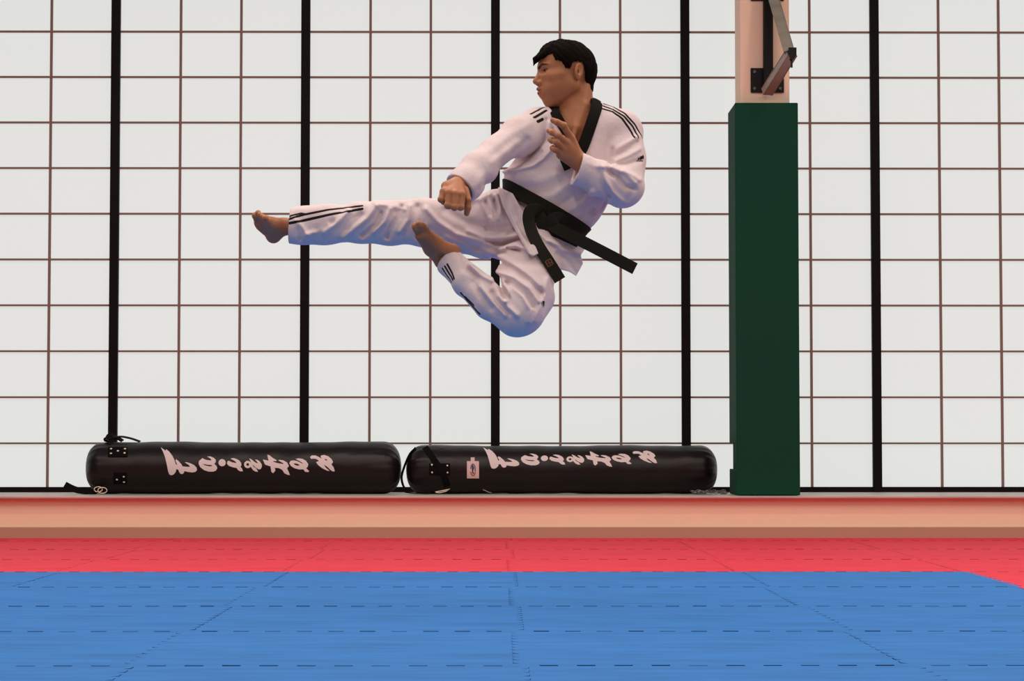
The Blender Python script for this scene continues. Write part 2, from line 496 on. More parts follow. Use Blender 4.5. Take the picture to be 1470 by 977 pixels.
BY = 13.95
def make_bag(pxa, pxb, toppx, label, seed, mp, sag=0):
    xa, xb = X(pxa, BY), X(pxb, BY)
    top = Zp(toppx, BY); R = (top - PLAT) / 2
    yc = BY + .04
    me = bag_mesh(xa, xb, yc, PLAT + .001, R, seed, sag)
    bag = link('punching_bag', me, M['vinyl'], smooth=True, loc=((xa + xb) / 2, yc, PLAT))
    tag(bag, label, 'punching bag', 'long black punching bags lying on the ledge')
    bvh = BVHTree.FromPolygons([bag.location + v.co for v in me.vertices], [list(p.vertices) for p in me.polygons])
    wr = decal_union(bvh, GLYPHS, mp)
    link('brush_lettering', bm_mesh(wr), M['print'], bag)['label'] = 'pale upside-down brush lettering'
    return bag, bvh

bag1, bvh1 = make_bag(124, 576, 634.5, 'long black punching bag lying leftmost on the ledge, with riveted patches at its end', 1, lambda x, y: (x, y))
bag2, bvh2 = make_bag(583, 1030, 639.5, 'long black punching bag with a white paper tag, lying beside the green post', 2,
                      lambda x, y: (x + 462.7, 642.5 + (y - 642.5) * .77 - 4 * (x - 231) / 250.0))

def quad_px(x0, y0, x1, y1): return [[(x0, y0), (x1, y0), (x1, y1), (x0, y1)]]
def rivets(bvh, pts, parent, r=.0095):
    for x, y in pts:
        p = hit_bvh(bvh, x, y, .001)
        if p is None: continue
        bm = bmesh.new(); bmesh.ops.create_uvsphere(bm, u_segments=10, v_segments=6, radius=r)
        for v in bm.verts: v.co = Vector((v.co.x, v.co.y * .5, v.co.z)) + p
        link('rivet', bm_mesh(bm), M['rivet'], parent, smooth=True)
def patch(bvh, poly, parent, th=.004):
    bm = decal(bvh, [poly], maxlen=3, lift=.003)
    o = link('strap_patch', bm_mesh(bm), M['strap'], parent)
    md = o.modifiers.new('s', 'SOLIDIFY'); md.thickness = th; md.offset = 0
    return o
p_ = patch(bvh1, [(155, 642), (183, 642), (183, 656), (155, 656)], bag1)
rivets(bvh1, [(159.5, 645), (159.3, 651.5), (169.3, 648), (179.5, 645), (178.8, 651)], p_)
p_ = patch(bvh1, [(163, 678), (182, 678), (182, 694), (163, 694)], bag1)
rivets(bvh1, [(177.8, 683), (168, 687), (178, 690.5)], p_)
p_ = patch(bvh2, [(616, 665), (646, 665), (646, 682), (616, 682)], bag2)
rivets(bvh2, [(620, 667.5), (620.5, 677.5), (642.3, 668.5), (642.5, 677.5)], p_)

def strap(path, wdir, wdt, th, parent, name='hanging_strap', m=None):
    bm = bmesh.new(); ribbon(bm, spline(path, 6), wdir, wdt, th)
    return link(name, bm_mesh(bm), m or M['strap'], parent, smooth=False)
# loose straps of the left bag
strap([at(201, 633.5, 14.0), at(186, 628.5, 14.0), at(170, 626.5, 13.98), at(152, 631.5, 13.97), at(160, 634.5, 13.95)], (0, 1, .15), .022, .003, bag1)
strap([at(152, 629, 13.95), at(158, 625, 13.98), at(168, 628, 14.03), at(176, 632.5, 14.03)], (0, 1, .4), .02, .004, bag1)
strap([at(93, 695.2, 13.88), at(106, 701.5, 13.88), at(118, 704.3, 13.88), at(136, 705.3, 13.86), at(146, 700, 13.84)], (.30, .35, .9), .020, .003, bag1)
bm = bmesh.new()
for c, r in ((at(147, 703.5, 13.80), .018), (at(141, 702, 13.80), .016)):
    tube_mesh(bm, [c + np.array([r * math.cos(a) * 1.5, .006 * math.cos(a), r * math.sin(a)]) for a in np.linspace(0, 2 * math.pi, 17)], .0028, 6, cap=False)
link('hanging_ring', bm_mesh(bm), M['rivet'], bag1, smooth=True)
# straps of the right bag
q = [hit_bvh(bvh2, x, y, .006) for x, y in ((610, 643), (616, 650), (623, 660), (630, 670), (636, 680), (640, 690), (642, 697))]
bm = bmesh.new(); ribbon(bm, spline([np.array(p) for p in q if p is not None], 4), (1, 0, .35), .020, .003); link('hanging_strap', bm_mesh(bm), M['strap'], bag2)
strap([at(596, 643, 13.95), at(588, 652, 13.93), at(581, 668, 13.92), at(576.5, 684, 13.90), at(579, 697, 13.88), at(585, 704, 13.88)], (.3, 1, 0), .016, .0025, bag2)
strap([at(584, 706.5, 13.84), at(592, 707.3, 13.8), at(606, 707.6, 13.76), at(616, 707.6, 13.74)], (0, 1, 0), .016, .003, bag2)
bm = bmesh.new()
tube_mesh(bm, [at(x, y, 13.70) for x, y in ((625, 706), (632, 704.5), (639, 703.2), (646, 701.3), (640, 705), (631, 707), (625, 706))], .0028, 6, cap=False)
link('hanging_ring', bm_mesh(bm), M['rivet'], bag2, smooth=True)
bm = bmesh.new()
tube_mesh(bm, [at(x, y, 13.74) for x, y in ((693, 702.3), (697, 704), (701, 706), (706, 707))], .003, 6)
link('drawcord', bm_mesh(bm), M['chain'], bag2, smooth=True)
b_ = decal(bvh2, quad_px(632, 641.5, 637, 643.5), lift=.002); link('purple_mark', bm_mesh(b_), mat('purple_print', (.12, .02, .07), .6), bag2)
# white tag hanging on the right bag
b_ = decal(bvh2, [[(670.4, 662), (675.8, 662), (675.8, 656.6), (681.4, 656.6), (681.4, 662), (687.6, 662), (687.6, 686), (670.4, 686)]], lift=.004)
tg = link('paper_tag', bm_mesh(b_), M['tagpaper'], bag2); tg['label'] = 'small white tag with oval emblem'
md = tg.modifiers.new('s', 'SOLIDIFY'); md.thickness = .001
def arc(cx, cy, rx, ry, a0, a1, w_, n=12):
    A = [math.radians(a0 + (a1 - a0) * i / n) for i in range(n + 1)]
    return [(cx + rx * math.cos(a), cy + ry * math.sin(a)) for a in A] + [(cx + (rx - w_) * math.cos(a), cy + (ry - w_) * math.sin(a)) for a in reversed(A)]
b_ = decal_union(bvh2, [[arc(679, 674, 3.9, 8.6, 190, 375, 1.3)], [[(677.6, 668), (679.2, 667), (680.6, 671), (679.3, 676), (680.5, 680), (678, 679), (677.4, 674)]]], lift=.0052, maxlen=2)
link('tag_emblem', bm_mesh(b_), M['navy'], tg)
b_ = decal_union(bvh2, [[arc(679, 674, 4.3, 9.0, 20, 160, 1.6)]], lift=.0052, maxlen=2)
link('tag_emblem', bm_mesh(b_), M['redprint'], tg)['label'] = 'red lower arc of the emblem'
# chain lying between bag and post
ch = bmesh.new(); rr = np.random.RandomState(4)
path = spline([at(x, y, 13.80) for x, y in ((994, 706), (1001, 704.5), (1006, 706), (1012, 704.7), (1018, 706), (1026, 705.8), (1034, 706.3), (1041, 706.5))], 6)
for i, p in enumerate(path):
    a0 = rr.rand() * 3.14; r = .011; tilt = (i % 2) * 1.2 + .2
    p = np.array([p[0], 13.74 + rr.rand() * .05, PLAT + .011 + rr.rand() * .012])
    ux = np.array([math.cos(a0), math.sin(a0), 0]); uy = np.array([-math.sin(a0) * math.cos(tilt), math.cos(a0) * math.cos(tilt), math.sin(tilt)])
    tube_mesh(ch, [p + ux * r * 1.4 * math.cos(t) + uy * r * .7 * math.sin(t) for t in np.linspace(0, 2 * math.pi, 11)], .0024, 5, cap=False)
c_ = link('hanging_chain', bm_mesh(ch), M['chain'], smooth=True, loc=(X(1015, 13.76), 13.76, PLAT))
tag(c_, 'small pale grey chain lying on the ledge between punching bag and green post', 'chain')

# ================================================================== the athlete
# Implicit-surface modelling: rounded limbs and cloth are blended distance fields, meshed with surface nets.
f32 = np.float32
PY0 = 8.0
def Q(px, py, dy=0.0): return at(px, py, PY0 + dy).astype(f32)
def RR(rpx, dy=0.0): return float(rpx * (PY0 + dy) / F_PX)
C0 = np.array(cam.location, dtype=f32); CRT = CAM_R.T.astype(f32)
def proj(P):
    L = (P - C0) @ CRT.T
    return 735.0 - L[..., 0] / L[..., 2] * F_PX, 488.5 + L[..., 1] / L[..., 2] * F_PX

def smin(a, b, k):
    h = np.maximum(k - np.abs(a - b), 0) / k
    return np.minimum(a, b) - h * h * (k * .25)
def smax(a, b, k): return -smin(-a, -b, k)

class Prim:
    def __init__(s, fn, c, R): s.fn, s.c, s.R = fn, np.array(c, dtype=f32), R
def cap(a, b, ra, rb, flat=None):
    a = np.array(a, f32); b = np.array(b, f32)
    n = None
    if flat is not None:
        n = np.array(flat[0], f32); n = n / np.linalg.norm(n); q = f32(1 / flat[1] - 1)
        a2 = a + n * (a @ n) * q; b2 = b + n * (b @ n) * q
    else: a2, b2 = a, b
    ba = b2 - a2; bb = max(float(ba @ ba), 1e-9)
    def fn(P):
        if n is not None: P = P + n * ((P @ n) * q)[..., None]
        pa = P - a2
        t = np.clip((pa @ ba) / f32(bb), 0, 1)
        d = pa - t[..., None] * ba
        return np.sqrt((d * d).sum(-1)) - (f32(ra) + f32(rb - ra) * t)
    return Prim(fn, (a + b) / 2, float(np.linalg.norm(b - a)) / 2 + max(ra, rb))
def ell(c, r, axes=None):
    c = np.array(c, f32); r = np.array(r, f32); A = None if axes is None else np.array(axes, f32)
    def fn(P):
        p = P - c
        if A is not None: p = p @ A.T
        k0 = np.sqrt(((p / r) ** 2).sum(-1)); k1 = np.sqrt(((p / (r * r)) ** 2).sum(-1)) + f32(1e-6)
        return k0 * (k0 - 1) / k1
    return Prim(fn, c, float(r.max()))

def ev(prims, P, k):
    """smooth union; far primitives are skipped for local batches"""
    lo = P.reshape(-1, 3).min(0); hi = P.reshape(-1, 3).max(0)
    d = np.full(P.shape[:-1], 0.4, f32)
    for it in prims:
        pr, kk = it if isinstance(it, tuple) else (it, k)
        gap = np.maximum(np.maximum(lo - pr.c, pr.c - hi), 0)
        if float(np.sqrt((gap * gap).sum())) > pr.R + .05 + kk and float((hi - lo).max()) < .3: continue
        d = smin(d, pr.fn(P), kk)
    return d

def chain(pts, flat=None):
    """pts: (px, py, dy, radius px)"""
    out = []
    for p, q in zip(pts, pts[1:]):
        out.append(cap(Q(*p[:3]), Q(*q[:3]), RR(p[3], p[2]), RR(q[3], q[2]), flat))
    return out

def surface_nets(fn, lo, hi, h, keep=None, bs=16):
    lo = np.array(lo, f32); hi = np.array(hi, f32)
    nb = np.ceil((hi - lo) / (h * bs)).astype(int)
    g = np.stack(np.meshgrid(*[np.arange(n) for n in nb], indexing='ij'), -1).reshape(-1, 3)
    cen = lo + (g + .5).astype(f32) * f32(h * bs)
    dc = np.concatenate([fn(cen[i:i + 2000]) for i in range(0, len(cen), 2000)])
    m = np.abs(dc) < h * bs * .87 * 1.9 + .004
    if keep is not None: m &= keep(cen, h * bs * .5)
    g = g[m]
    NY, NZ = int(nb[1] * bs + 2), int(nb[2] * bs + 2)
    ax = np.arange(bs + 1)
    loc = np.stack(np.meshgrid(ax, ax, ax, indexing='ij'), -1)
    ids, pos, quads = [], [], []
    cor = np.array([(i, j, k) for i in (0, 1) for j in (0, 1) for k in (0, 1)])
    ed = [(a, b) for a in range(8) for b in range(a + 1, 8) if np.abs(cor[a] - cor[b]).sum() == 1]
    for s in range(0, len(g), 12):
        gb = g[s:s + 12] * bs
        I = gb[:, None, None, None, :] + loc[None]
        D = fn(lo + I.astype(f32) * f32(h))
        S = D < 0
        cnt = np.zeros(S[:, :-1, :-1, :-1].shape, np.int8)
        for c in cor: cnt += S[:, c[0]:bs + c[0], c[1]:bs + c[1], c[2]:bs + c[2]]
        b_, x, y, z = np.nonzero((cnt > 0) & (cnt < 8))
        if len(b_) == 0: continue
        cv_ = np.stack([D[b_, x + c[0], y + c[1], z + c[2]] for c in cor], -1)
        acc = np.zeros((len(b_), 3), f32); n_ = np.zeros(len(b_), f32)
        for a, e in ed:
            va, vb = cv_[:, a], cv_[:, e]; cr = (va < 0) != (vb < 0)
            t = np.where(cr, va / np.where(cr, va - vb, 1), 0)
            pt = cor[a] + t[:, None] * (cor[e] - cor[a]); acc += pt * cr[:, None]; n_ += cr
        base = gb[b_] + np.stack([x, y, z], -1)
        pos.append(lo + (base + acc / n_[:, None]).astype(f32) * f32(h))
        ids.append((base[:, 0] * NY + base[:, 1]) * NZ + base[:, 2])
        for axn in range(3):
            o = [0, 0, 0]; o[axn] = 1
            A = S[:, :bs, :bs, :bs]; B = S[:, o[0]:bs + o[0], o[1]:bs + o[1], o[2]:bs + o[2]]
            b2, x2, y2, z2 = np.nonzero(A != B)
            if len(b2) == 0: continue
            bp = gb[b2] + np.stack([x2, y2, z2], -1); inside = A[b2, x2, y2, z2]
            u = [0, 0, 0]; v = [0, 0, 0]; u[(axn + 1) % 3] = 1; v[(axn + 2) % 3] = 1; u = np.array(u); v = np.array(v)
            cs = [bp - u - v, bp - v, bp, bp - u]
            q = np.stack([(c[:, 0] * NY + c[:, 1]) * NZ + c[:, 2] for c in cs], -1)
            q[~inside] = q[~inside][:, ::-1]
            quads.append(q)
    ids = np.concatenate(ids); pos = np.concatenate(pos); quads = np.concatenate(quads)
    o = np.argsort(ids); ids = ids[o]; pos = pos[o]
    k = np.searchsorted(ids, quads); k = np.minimum(k, len(ids) - 1)
    ok = (ids[k] == quads).all(1)
    return pos, k[ok]

def np_mesh(name, V, F):
    used = np.unique(F); mp = np.full(len(V), -1); mp[used] = np.arange(len(used)); V = V[used]; F = mp[F]
    me = bpy.data.meshes.new(name)
    me.vertices.add(len(V)); me.vertices.foreach_set('co', V.astype(f32).ravel())
    me.loops.add(len(F) * 4); me.loops.foreach_set('vertex_index', F.astype(np.int32).ravel())
    me.polygons.add(len(F)); me.polygons.foreach_set('loop_start', np.arange(0, len(F) * 4, 4, dtype=np.int32))
    me.update(calc_edges=True); me.validate()
    return me, V

def set_attr(me, name, vals):
    a = me.attributes.new(name, 'FLOAT', 'POINT'); a.data.foreach_set('value', vals.astype(f32))

def seg_dist2(x, y, pts):
    d = np.full(x.shape, 1e9, f32)
    for (x0, y0), (x1, y1) in zip(pts, pts[1:]):
        dx, dy = x1 - x0, y1 - y0; L = dx * dx + dy * dy + 1e-9
        t = np.clip(((x - x0) * dx + (y - y0) * dy) / L, 0, 1)
        d = np.minimum(d, (x - x0 - t * dx) ** 2 + (y - y0 - t * dy) ** 2)
    return d

def folds(P, fl, yfront, gain=1.5):
    """ridges (+) and creases (-) of the cloth; fl: (points, amplitude m, width px)"""
    x, y = proj(P); D = np.zeros(x.shape, f32)
    x0, x1, y0, y1 = x.min(), x.max(), y.min(), y.max()
    for pts, amp, wd in fl:
        xs = [p[0] for p in pts]; ys = [p[1] for p in pts]
        if min(xs) - 3 * wd > x1 or max(xs) + 3 * wd < x0 or min(ys) - 3 * wd > y1 or max(ys) + 3 * wd < y0: continue
        D += f32(amp * gain) * np.exp(-seg_dist2(x, y, pts) / f32(wd * wd))
    if yfront is not None: D = D * np.clip((yfront - P[..., 1]) / f32(.04) + .5, 0, 1)
    return D

def poly_sd(x, y, poly):
    """signed distance to a polygon, in its own units"""
    d = np.full(x.shape, 1e9, f32); s = np.ones(x.shape, f32)
    n = len(poly)
    for i in range(n):
        (ax, ay), (bx, by) = poly[i], poly[(i + 1) % n]
        ex, ey = bx - ax, by - ay; wx, wy = x - ax, y - ay
        t = np.clip((wx * ex + wy * ey) / (ex * ex + ey * ey + 1e-9), 0, 1)
        d = np.minimum(d, (wx - ex * t) ** 2 + (wy - ey * t) ** 2)
        c1 = y >= ay; c2 = y < by; c3 = ex * wy > ey * wx
        s = np.where((c1 & c2 & c3) | (~c1 & ~c2 & ~c3), -s, s)
    return s * np.sqrt(d)

def wob(P, f, a):
    x, y, z = P[..., 0] * f, P[..., 1] * f, P[..., 2] * f
    return f32(a) * (np.sin(x + 1.7 * np.sin(z * .7 + 1)) * np.sin(z * 1.1 + 1.3 * np.sin(y * .9)) + .6 * np.sin(1.9 * z + 1.5 * y + 2 * np.sin(x * .8)))

def march(fn, px, py, lift=0.0, y0=7.1, y1=8.6):
    a = at(px, py, y0).astype(f32); b = at(px, py, y1).astype(f32); L = float(np.linalg.norm(b - a)); u = (b - a) / L
    t = 0.0
    ts = np.linspace(0, L, 500, dtype=f32); d = fn((a + ts[:, None] * u)[None])[0]
    ix = np.nonzero(d < 0)[0]
    i = ix[0] if len(ix) else int(np.argmin(d))
    if i > 0 and len(ix): t = ts[i - 1] + (ts[i] - ts[i - 1]) * d[i - 1] / (d[i - 1] - d[i])
    else: t = ts[i]
    p = a + u * t
    e = f32(.004); gr = np.array([fn((p + e * v)[None])[0] - fn((p - e * v)[None])[0] for v in np.eye(3, dtype=f32)]); gr = gr / (np.linalg.norm(gr) + 1e-9)
    return p + gr * lift, gr

def poly_dist3(P, pts):
    d = np.full(len(P), 1e9, f32)
    for a, b in zip(pts, pts[1:]):
        a = np.array(a, f32); b = np.array(b, f32); ba = b - a
        t = np.clip(((P - a) @ ba) / (ba @ ba + 1e-12), 0, 1); q = P - a - t[:, None] * ba
        d = np.minimum(d, (q * q).sum(1))
    return np.sqrt(d)

YD = (0, 1, 0)
# ------------------------------------------------------------------ body: trunk and limbs
HC = Q(815, 98, 0.0)
al = math.radians(14); HF = np.array([-math.cos(al), -math.sin(al), 0.0]); HL = np.array([math.sin(al), -math.cos(al), 0.0]); HU = np.array([0, 0, 1.0])
pt_ = math.radians(3)       # chin slightly down
HF, HU = HF * math.cos(pt_) - HU * math.sin(pt_), HU * math.cos(pt_) + HF * math.sin(pt_)
HAX = np.array([HF, HL, HU], f32)
def H(F, L, U): return (HC + HF * F + HL * L + HU * U).astype(f32)
def hl(P): return (P - HC) @ HAX.T

trunk = chain([(772, 335, .0, 46), (790, 290, 0, 50), (818, 232, 0, 50), (830, 203, 0, 50)], (YD, .70)) \
    + chain([(778, 190, -.01, 21), (828, 178, .02, 22), (888, 195, .0, 23)])
neck = chain([(829, 118, .012, 20.5), (827, 140, .01, 21.0), (826, 165, .0, 23.5), (826, 186, 0, 30)])
neckd = chain([(840, 122, -.02, 4.5), (836, 150, -.045, 5.5), (827, 183, -.085, 5), (822, 196, -.1, 4)])   # neck muscle to the breastbone
armA = chain([(772, 190, -.02, 19), (713, 220, -.155, 15), (662, 266, -.32, 10.5), (657, 266, -.335, 10)])
armB = chain([(890, 195, .0, 20), (893, 266, -.12, 16), (862, 254, -.17, 15), (838, 238, -.20, 10.5), (829, 228, -.21, 10)])
legA = chain([(745, 330, .0, 36), (600, 319, 0, 22), (565, 319, 0, 20), (500, 321, 0, 19), (430, 325, 0, 12), (408, 325, 0, 11.5)])
legB = chain([(768, 345, -.03, 34), (752, 435, -.26, 22), (742, 450, -.28, 20), (700, 427, -.24, 18), (660, 385, -.165, 12.5), (647, 366, -.145, 12)])

head = [
    ell(H(.012, 0, .018), (.096, .074, .076), HAX),
    ell(H(-.022, 0, -.005), (.070, .070, .062), HAX),
    (ell(H(.050, 0, -.030), (.062, .060, .062), HAX), .02),
    (ell(H(.080, 0, -.083), (.036, .036, .034), HAX), .02),
    (cap(H(.000, .052, -.072), H(.062, .022, -.118), .024, .021), .02),
    (cap(H(.000, -.052, -.072), H(.062, -.022, -.118), .024, .021), .02),
    (ell(H(.026, .046, -.058), (.050, .026, .042), HAX), .025),
    (ell(H(.026, -.046, -.058), (.050, .026, .042), HAX), .025),
    (ell(H(.071, 0, -.120), (.022, .024, .021), HAX), .018),
    (ell(H(.055, .034, -.078), (.038, .027, .036), HAX), .02),
    (ell(H(.055, -.034, -.078), (.038, .027, .036), HAX), .02),
    (ell(H(.035, 0, -.105), (.050, .045, .032), HAX), .025),
    (cap(H(.098, 0, .004), H(.098, 0, -.014), .011, .010), .012),
    (cap(H(.100, 0, -.012), H(.1215, 0, -.046), .0085, .0115), .008),
    (ell(H(.108, .0135, -.052), (.013, .0085, .009), HAX), .006),
    (ell(H(.108, -.0135, -.052), (.013, .0085, .009), HAX), .006),
    (cap(H(.098, .006, .006), H(.083, .042, .008), .0085, .008), .012),
    (cap(H(.098, -.006, .006), H(.083, -.042, .008), .0085, .008), .012),
    (cap(H(.075, .048, -.034), H(.045, .060, -.030), .011, .010), .02),
    (cap(H(.075, -.048, -.034), H(.045, -.060, -.030), .011, .010), .02),
]
for s in (1, -1):   # lips
    head += [(cap(H(.1135, 0, -.0745), H(.100, .022 * s, -.0815), .0068, .0035), .004),
             (cap(H(.1105, 0, -.0885), H(.099, .020 * s, -.0845), .0072, .0035), .004)]
sockets = [ell(H(.106, s * .031, -.012), (.017, .018, .0105), HAX) for s in (1, -1)]
eyes = [ell(H(.0805, s * .0325, -.012), (.0135, .0135, .0125), HAX) for s in (1, -1)]
lids = [cap(H(.0955, s * .020, -.0075), H(.082, s * .047, -.0065), .0035, .003) for s in (1, -1)]
nostril = [ell(H(.113, s * .008, -.0595), (.006, .0035, .004), HAX) for s in (1, -1)]
ears = []
earcut = []
for s in (1, -1):
    eu = HU * .97 - HF * .22; eu = eu / np.linalg.norm(eu); eo = HL * s * .90 - HF * .42; eo = eo / np.linalg.norm(eo); ef = np.cross(eu, eo)
    EA = np.array([ef, eo, eu], f32); ec = H(-.017, s * .0815, -.022)
    ears += [(ell(ec, (.0185, .0080, .0310), EA), .004), (ell(ec + (eu * -.024 + ef * (.002 * s)).astype(f32), (.009, .0065, .011), EA), .006)]
    o_ = (eo * .008).astype(f32)
    earcut += [ell(ec + o_ + (eu * .004).astype(f32), (.0115, .0075, .0200), EA), ell(ec + (eu * -.004).astype(f32) + (HF * .006).astype(f32), (.0055, .010, .008), EA)]
    ears_in = None

def handpart(pts): return chain(pts)
handB = []
for mx, my, md in ((820, 198, -.236), (813, 204.5, -.245), (808, 212, -.245), (805, 220, -.238)):
    handB += handpart([(831, 232, -.205, 10), (mx, my, md, 6.1)])
handB += handpart([(829, 226, -.205, 10.5), (816, 214, -.225, 9.5)]) + handpart([(827, 238, -.205, 6), (804, 223, -.232, 5.2)])
fingB = [[(820, 198, -.236, 5.3), (809, 180, -.262, 4.9), (800, 175.5, -.262, 4.4), (793.5, 172.5, -.255, 3.9)],
         [(813, 204.5, -.245, 5.3), (801, 194.5, -.278, 4.9), (793, 190, -.272, 4.5), (788.5, 187.5, -.262, 4.2)],
         [(808, 212, -.245, 5.0), (799, 204, -.275, 4.7), (792.5, 201.5, -.262, 4.4), (790, 200, -.25, 4.2)],
         [(805, 220, -.238, 4.6), (797, 214.5, -.262, 4.3), (793.5, 212.5, -.25, 4.0), (792.5, 212, -.24, 3.8)],
         [(829, 220, -.19, 6.5), (819, 208, -.175, 5.6), (807, 199, -.185, 4.8), (800, 193, -.2, 4.2)]]
handA = []
for mx, my, md in ((637, 275, -.40), (645, 276.5, -.415), (654, 278, -.42), (663, 279, -.41)):
    handA += handpart([(656, 265, -.345, 9.5), (mx, my, md, 6)])
handA += handpart([(653, 264, -.35, 8.5), (641, 267.5, -.375, 8)]) + handpart([(655, 272, -.365, 9), (644, 285, -.37, 8)]) + handpart([(660, 274, -.36, 8), (656, 287, -.37, 9)])
fingA = [[(637, 275, -.40, 5.4), (633.5, 286, -.41, 4.9), (637, 289, -.375, 4.6), (641, 284, -.36, 4.3)],
         [(645, 276.5, -.415, 5.6), (643, 294.5, -.425, 5.2), (645, 295, -.385, 4.9), (647, 287, -.37, 4.6)],
         [(654, 278, -.42, 5.7), (652.5, 297, -.43, 5.3), (653, 297, -.39, 5.0), (654, 289, -.37, 4.7)],
         [(663, 279, -.41, 5.6), (661.5, 297, -.42, 5.2), (660.5, 297, -.38, 4.9), (660, 289, -.365, 4.6)],
         [(667, 273, -.355, 6.5), (671.5, 287, -.37, 5.3), (671.5, 298, -.37, 4.7), (670, 306, -.365, 4.2)]]
footA = chain([(408, 325, 0, 11.5), (396, 331, .0, 11.5), (392.5, 340, .012, 8.6)]) \
    + chain([(400, 324, -.01, 10.5), (384, 321, -.075, 8.5)]) + chain([(392, 336, .005, 10), (376, 323.5, -.06, 8)]) \
    + chain([(396, 322, -.03, 8), (381, 316, -.10, 6.5)]) + chain([(385, 326, -.04, 9), (372, 318, -.07, 7.5)]) + chain([(381.5, 314.5, -.115, 5.2), (383, 316, -.11, 5.2)])
toesA = [[(376, 322, -.06, 6.5), (369.5, 314, -.085, 5.4), (366.8, 309.5, -.10, 5.0)],
         [(378, 319, -.085, 5.5), (371.5, 310, -.115, 4.0), (370.5, 305.5, -.125, 3.8)],
         [(380, 317, -.10, 5.2), (374.5, 311, -.13, 3.6), (373.2, 308, -.138, 3.3)],
         [(382, 316, -.11, 5.0), (378, 312, -.138, 3.8), (376.5, 310.5, -.142, 3.5)],
         [(384, 317, -.115, 5.0), (381, 313.5, -.145, 4.0), (380, 312.5, -.15, 3.6)]]
footB = chain([(648, 366, -.145, 12), (640, 370, -.14, 11), (634, 376, -.135, 8.5)]) \
    + chain([(646, 360, -.16, 11), (625, 350, -.21, 10.5), (611, 337, -.245, 9.5)]) + chain([(634, 374, -.14, 10), (618, 357, -.19, 9), (604, 338, -.235, 8.5)]) \
    + chain([(652, 358, -.14, 7), (656, 364, -.13, 6)])
toesB = [[(603, 336, -.24, 6.5), (598, 328, -.262, 5.6), (596.5, 324.5, -.268, 5.2)],
         [(606, 335, -.25, 5.2), (601.5, 324, -.276, 3.6), (600.8, 321, -.28, 3.4)],
         [(609, 334, -.255, 5.0), (605, 323.5, -.28, 3.3), (604.3, 321.5, -.28, 3.1)],
         [(612, 334, -.255, 5.0), (608.5, 325, -.275, 3.2), (608, 323, -.275, 3.0)],
         [(615, 336, -.25, 5.0), (611.5, 328.5, -.262, 3.9), (610.5, 326.5, -.262, 3.6)]]

def near(P, c, R):
    lo = P.reshape(-1, 3).min(0); hi = P.reshape(-1, 3).max(0)
    gap = np.maximum(np.maximum(lo - c, c - hi), 0)
    return float(np.sqrt((gap * gap).sum())) < R

def head_f(P, with_ears=True):
    d = ev(head, P, .03)
    for e in lids: pass
    for e in sockets: d = smax(d, -e.fn(P), .010)
    for e in eyes: d = np.minimum(d, e.fn(P))
    for e in lids: d = smin(d, e.fn(P), .003)
    for e in nostril: d = smax(d, -e.fn(P), .003)
    # crease between the lips
    q = hl(P); cr = np.exp(-((q[..., 2] + .0815) / .0022) ** 2) * np.clip((q[..., 0] - .085) / .015, 0, 1) * np.clip((.021 - np.abs(q[..., 1])) / .006, 0, 1)
    d = d + f32(.0028) * cr
    if with_ears:
        e = ev(ears, P, .004)
        for c in earcut: e = smax(e, -c.fn(P), .003)
        d = smin(d, e, .005)
    return d

def fingers(P, d, palm, fs, k):
    for f_ in fs:
        e = ev(chain(f_), P, .0025)
        for a in f_[1:3]: e = smin(e, ell(Q(*a[:3]), (RR(a[3] + .35, a[2]),) * 3).fn(P), .003)     # knuckles
        d = smin(d, e, k)
    return d

def body_f(P):
    d = ev(trunk + neck + armA + armB + legA + legB, P, .03)
    d = smin(d, ev(neckd, P, .01), .015)
    if near(P, HC, .22): d = smin(d, head_f(P), .014)
    else: d = np.minimum(d, ell(HC, (.1, .1, .1)).fn(P))
    if near(P, Q(810, 205, -.24), .14):
        h = ev(handB, P, .010); h = fingers(P, h, None, fingB, .0045); d = smin(d, h, .008)
    if near(P, Q(652, 280, -.37), .14):
        h = ev(handA, P, .010); h = fingers(P, h, None, fingA, .0035); d = smin(d, h, .008)
    if near(P, Q(388, 325, -.04), .16):
        h = ev(footA, P, .018); h = fingers(P, h, None, toesA, .0025); d = smin(d, h, .012)
    if near(P, Q(620, 350, -.2), .16):
        h = ev(footB, P, .018); h = fingers(P, h, None, toesB, .0025); d = smin(d, h, .012)
    return d

# ------------------------------------------------------------------ trousers
tA = chain([(404, 324.5, 0, 24), (436, 323.5, 0, 24.5), (470, 321.5, 0, 25.5), (520, 319.5, 0, 26.5), (560, 319, 0, 29.5), (610, 319.5, 0, 32), (660, 323, 0, 38), (705, 326, 0, 43), (752, 333, 0, 46)], (YD, .86)) \
    + [(p, .03) for p in chain([(722, 300, 0, 30), (745, 320, 0, 46)], (YD, .85))]
tB = chain([(770, 345, -.02, 46), (758, 385, -.12, 38.5), (752, 425, -.22, 40), (745, 446, -.28, 36.5)]) \
    + [(p, .018) for p in chain([(744, 447, -.28, 34), (704, 430, -.25, 27.5), (673, 405.5, -.205, 22.5), (645, 376, -.15, 18.5), (638, 369, -.14, 18.5)])]
cA = Q(416, 324, 0); nA = np.array([-1, 0, .045], f32); nA = nA / np.linalg.norm(nA)
cB = Q(645.5, 373, -.148); nB = Q(645, 372, -.147) - Q(660, 386, -.175); nB = nB / np.linalg.norm(nB)
inA = cap(cA - nA * .035, cA + nA * .1, RR(22.3), RR(22.6), (YD, .86))
inB = cap(cB - nB * .025, cB + nB * .1, RR(15.5), RR(15.5))
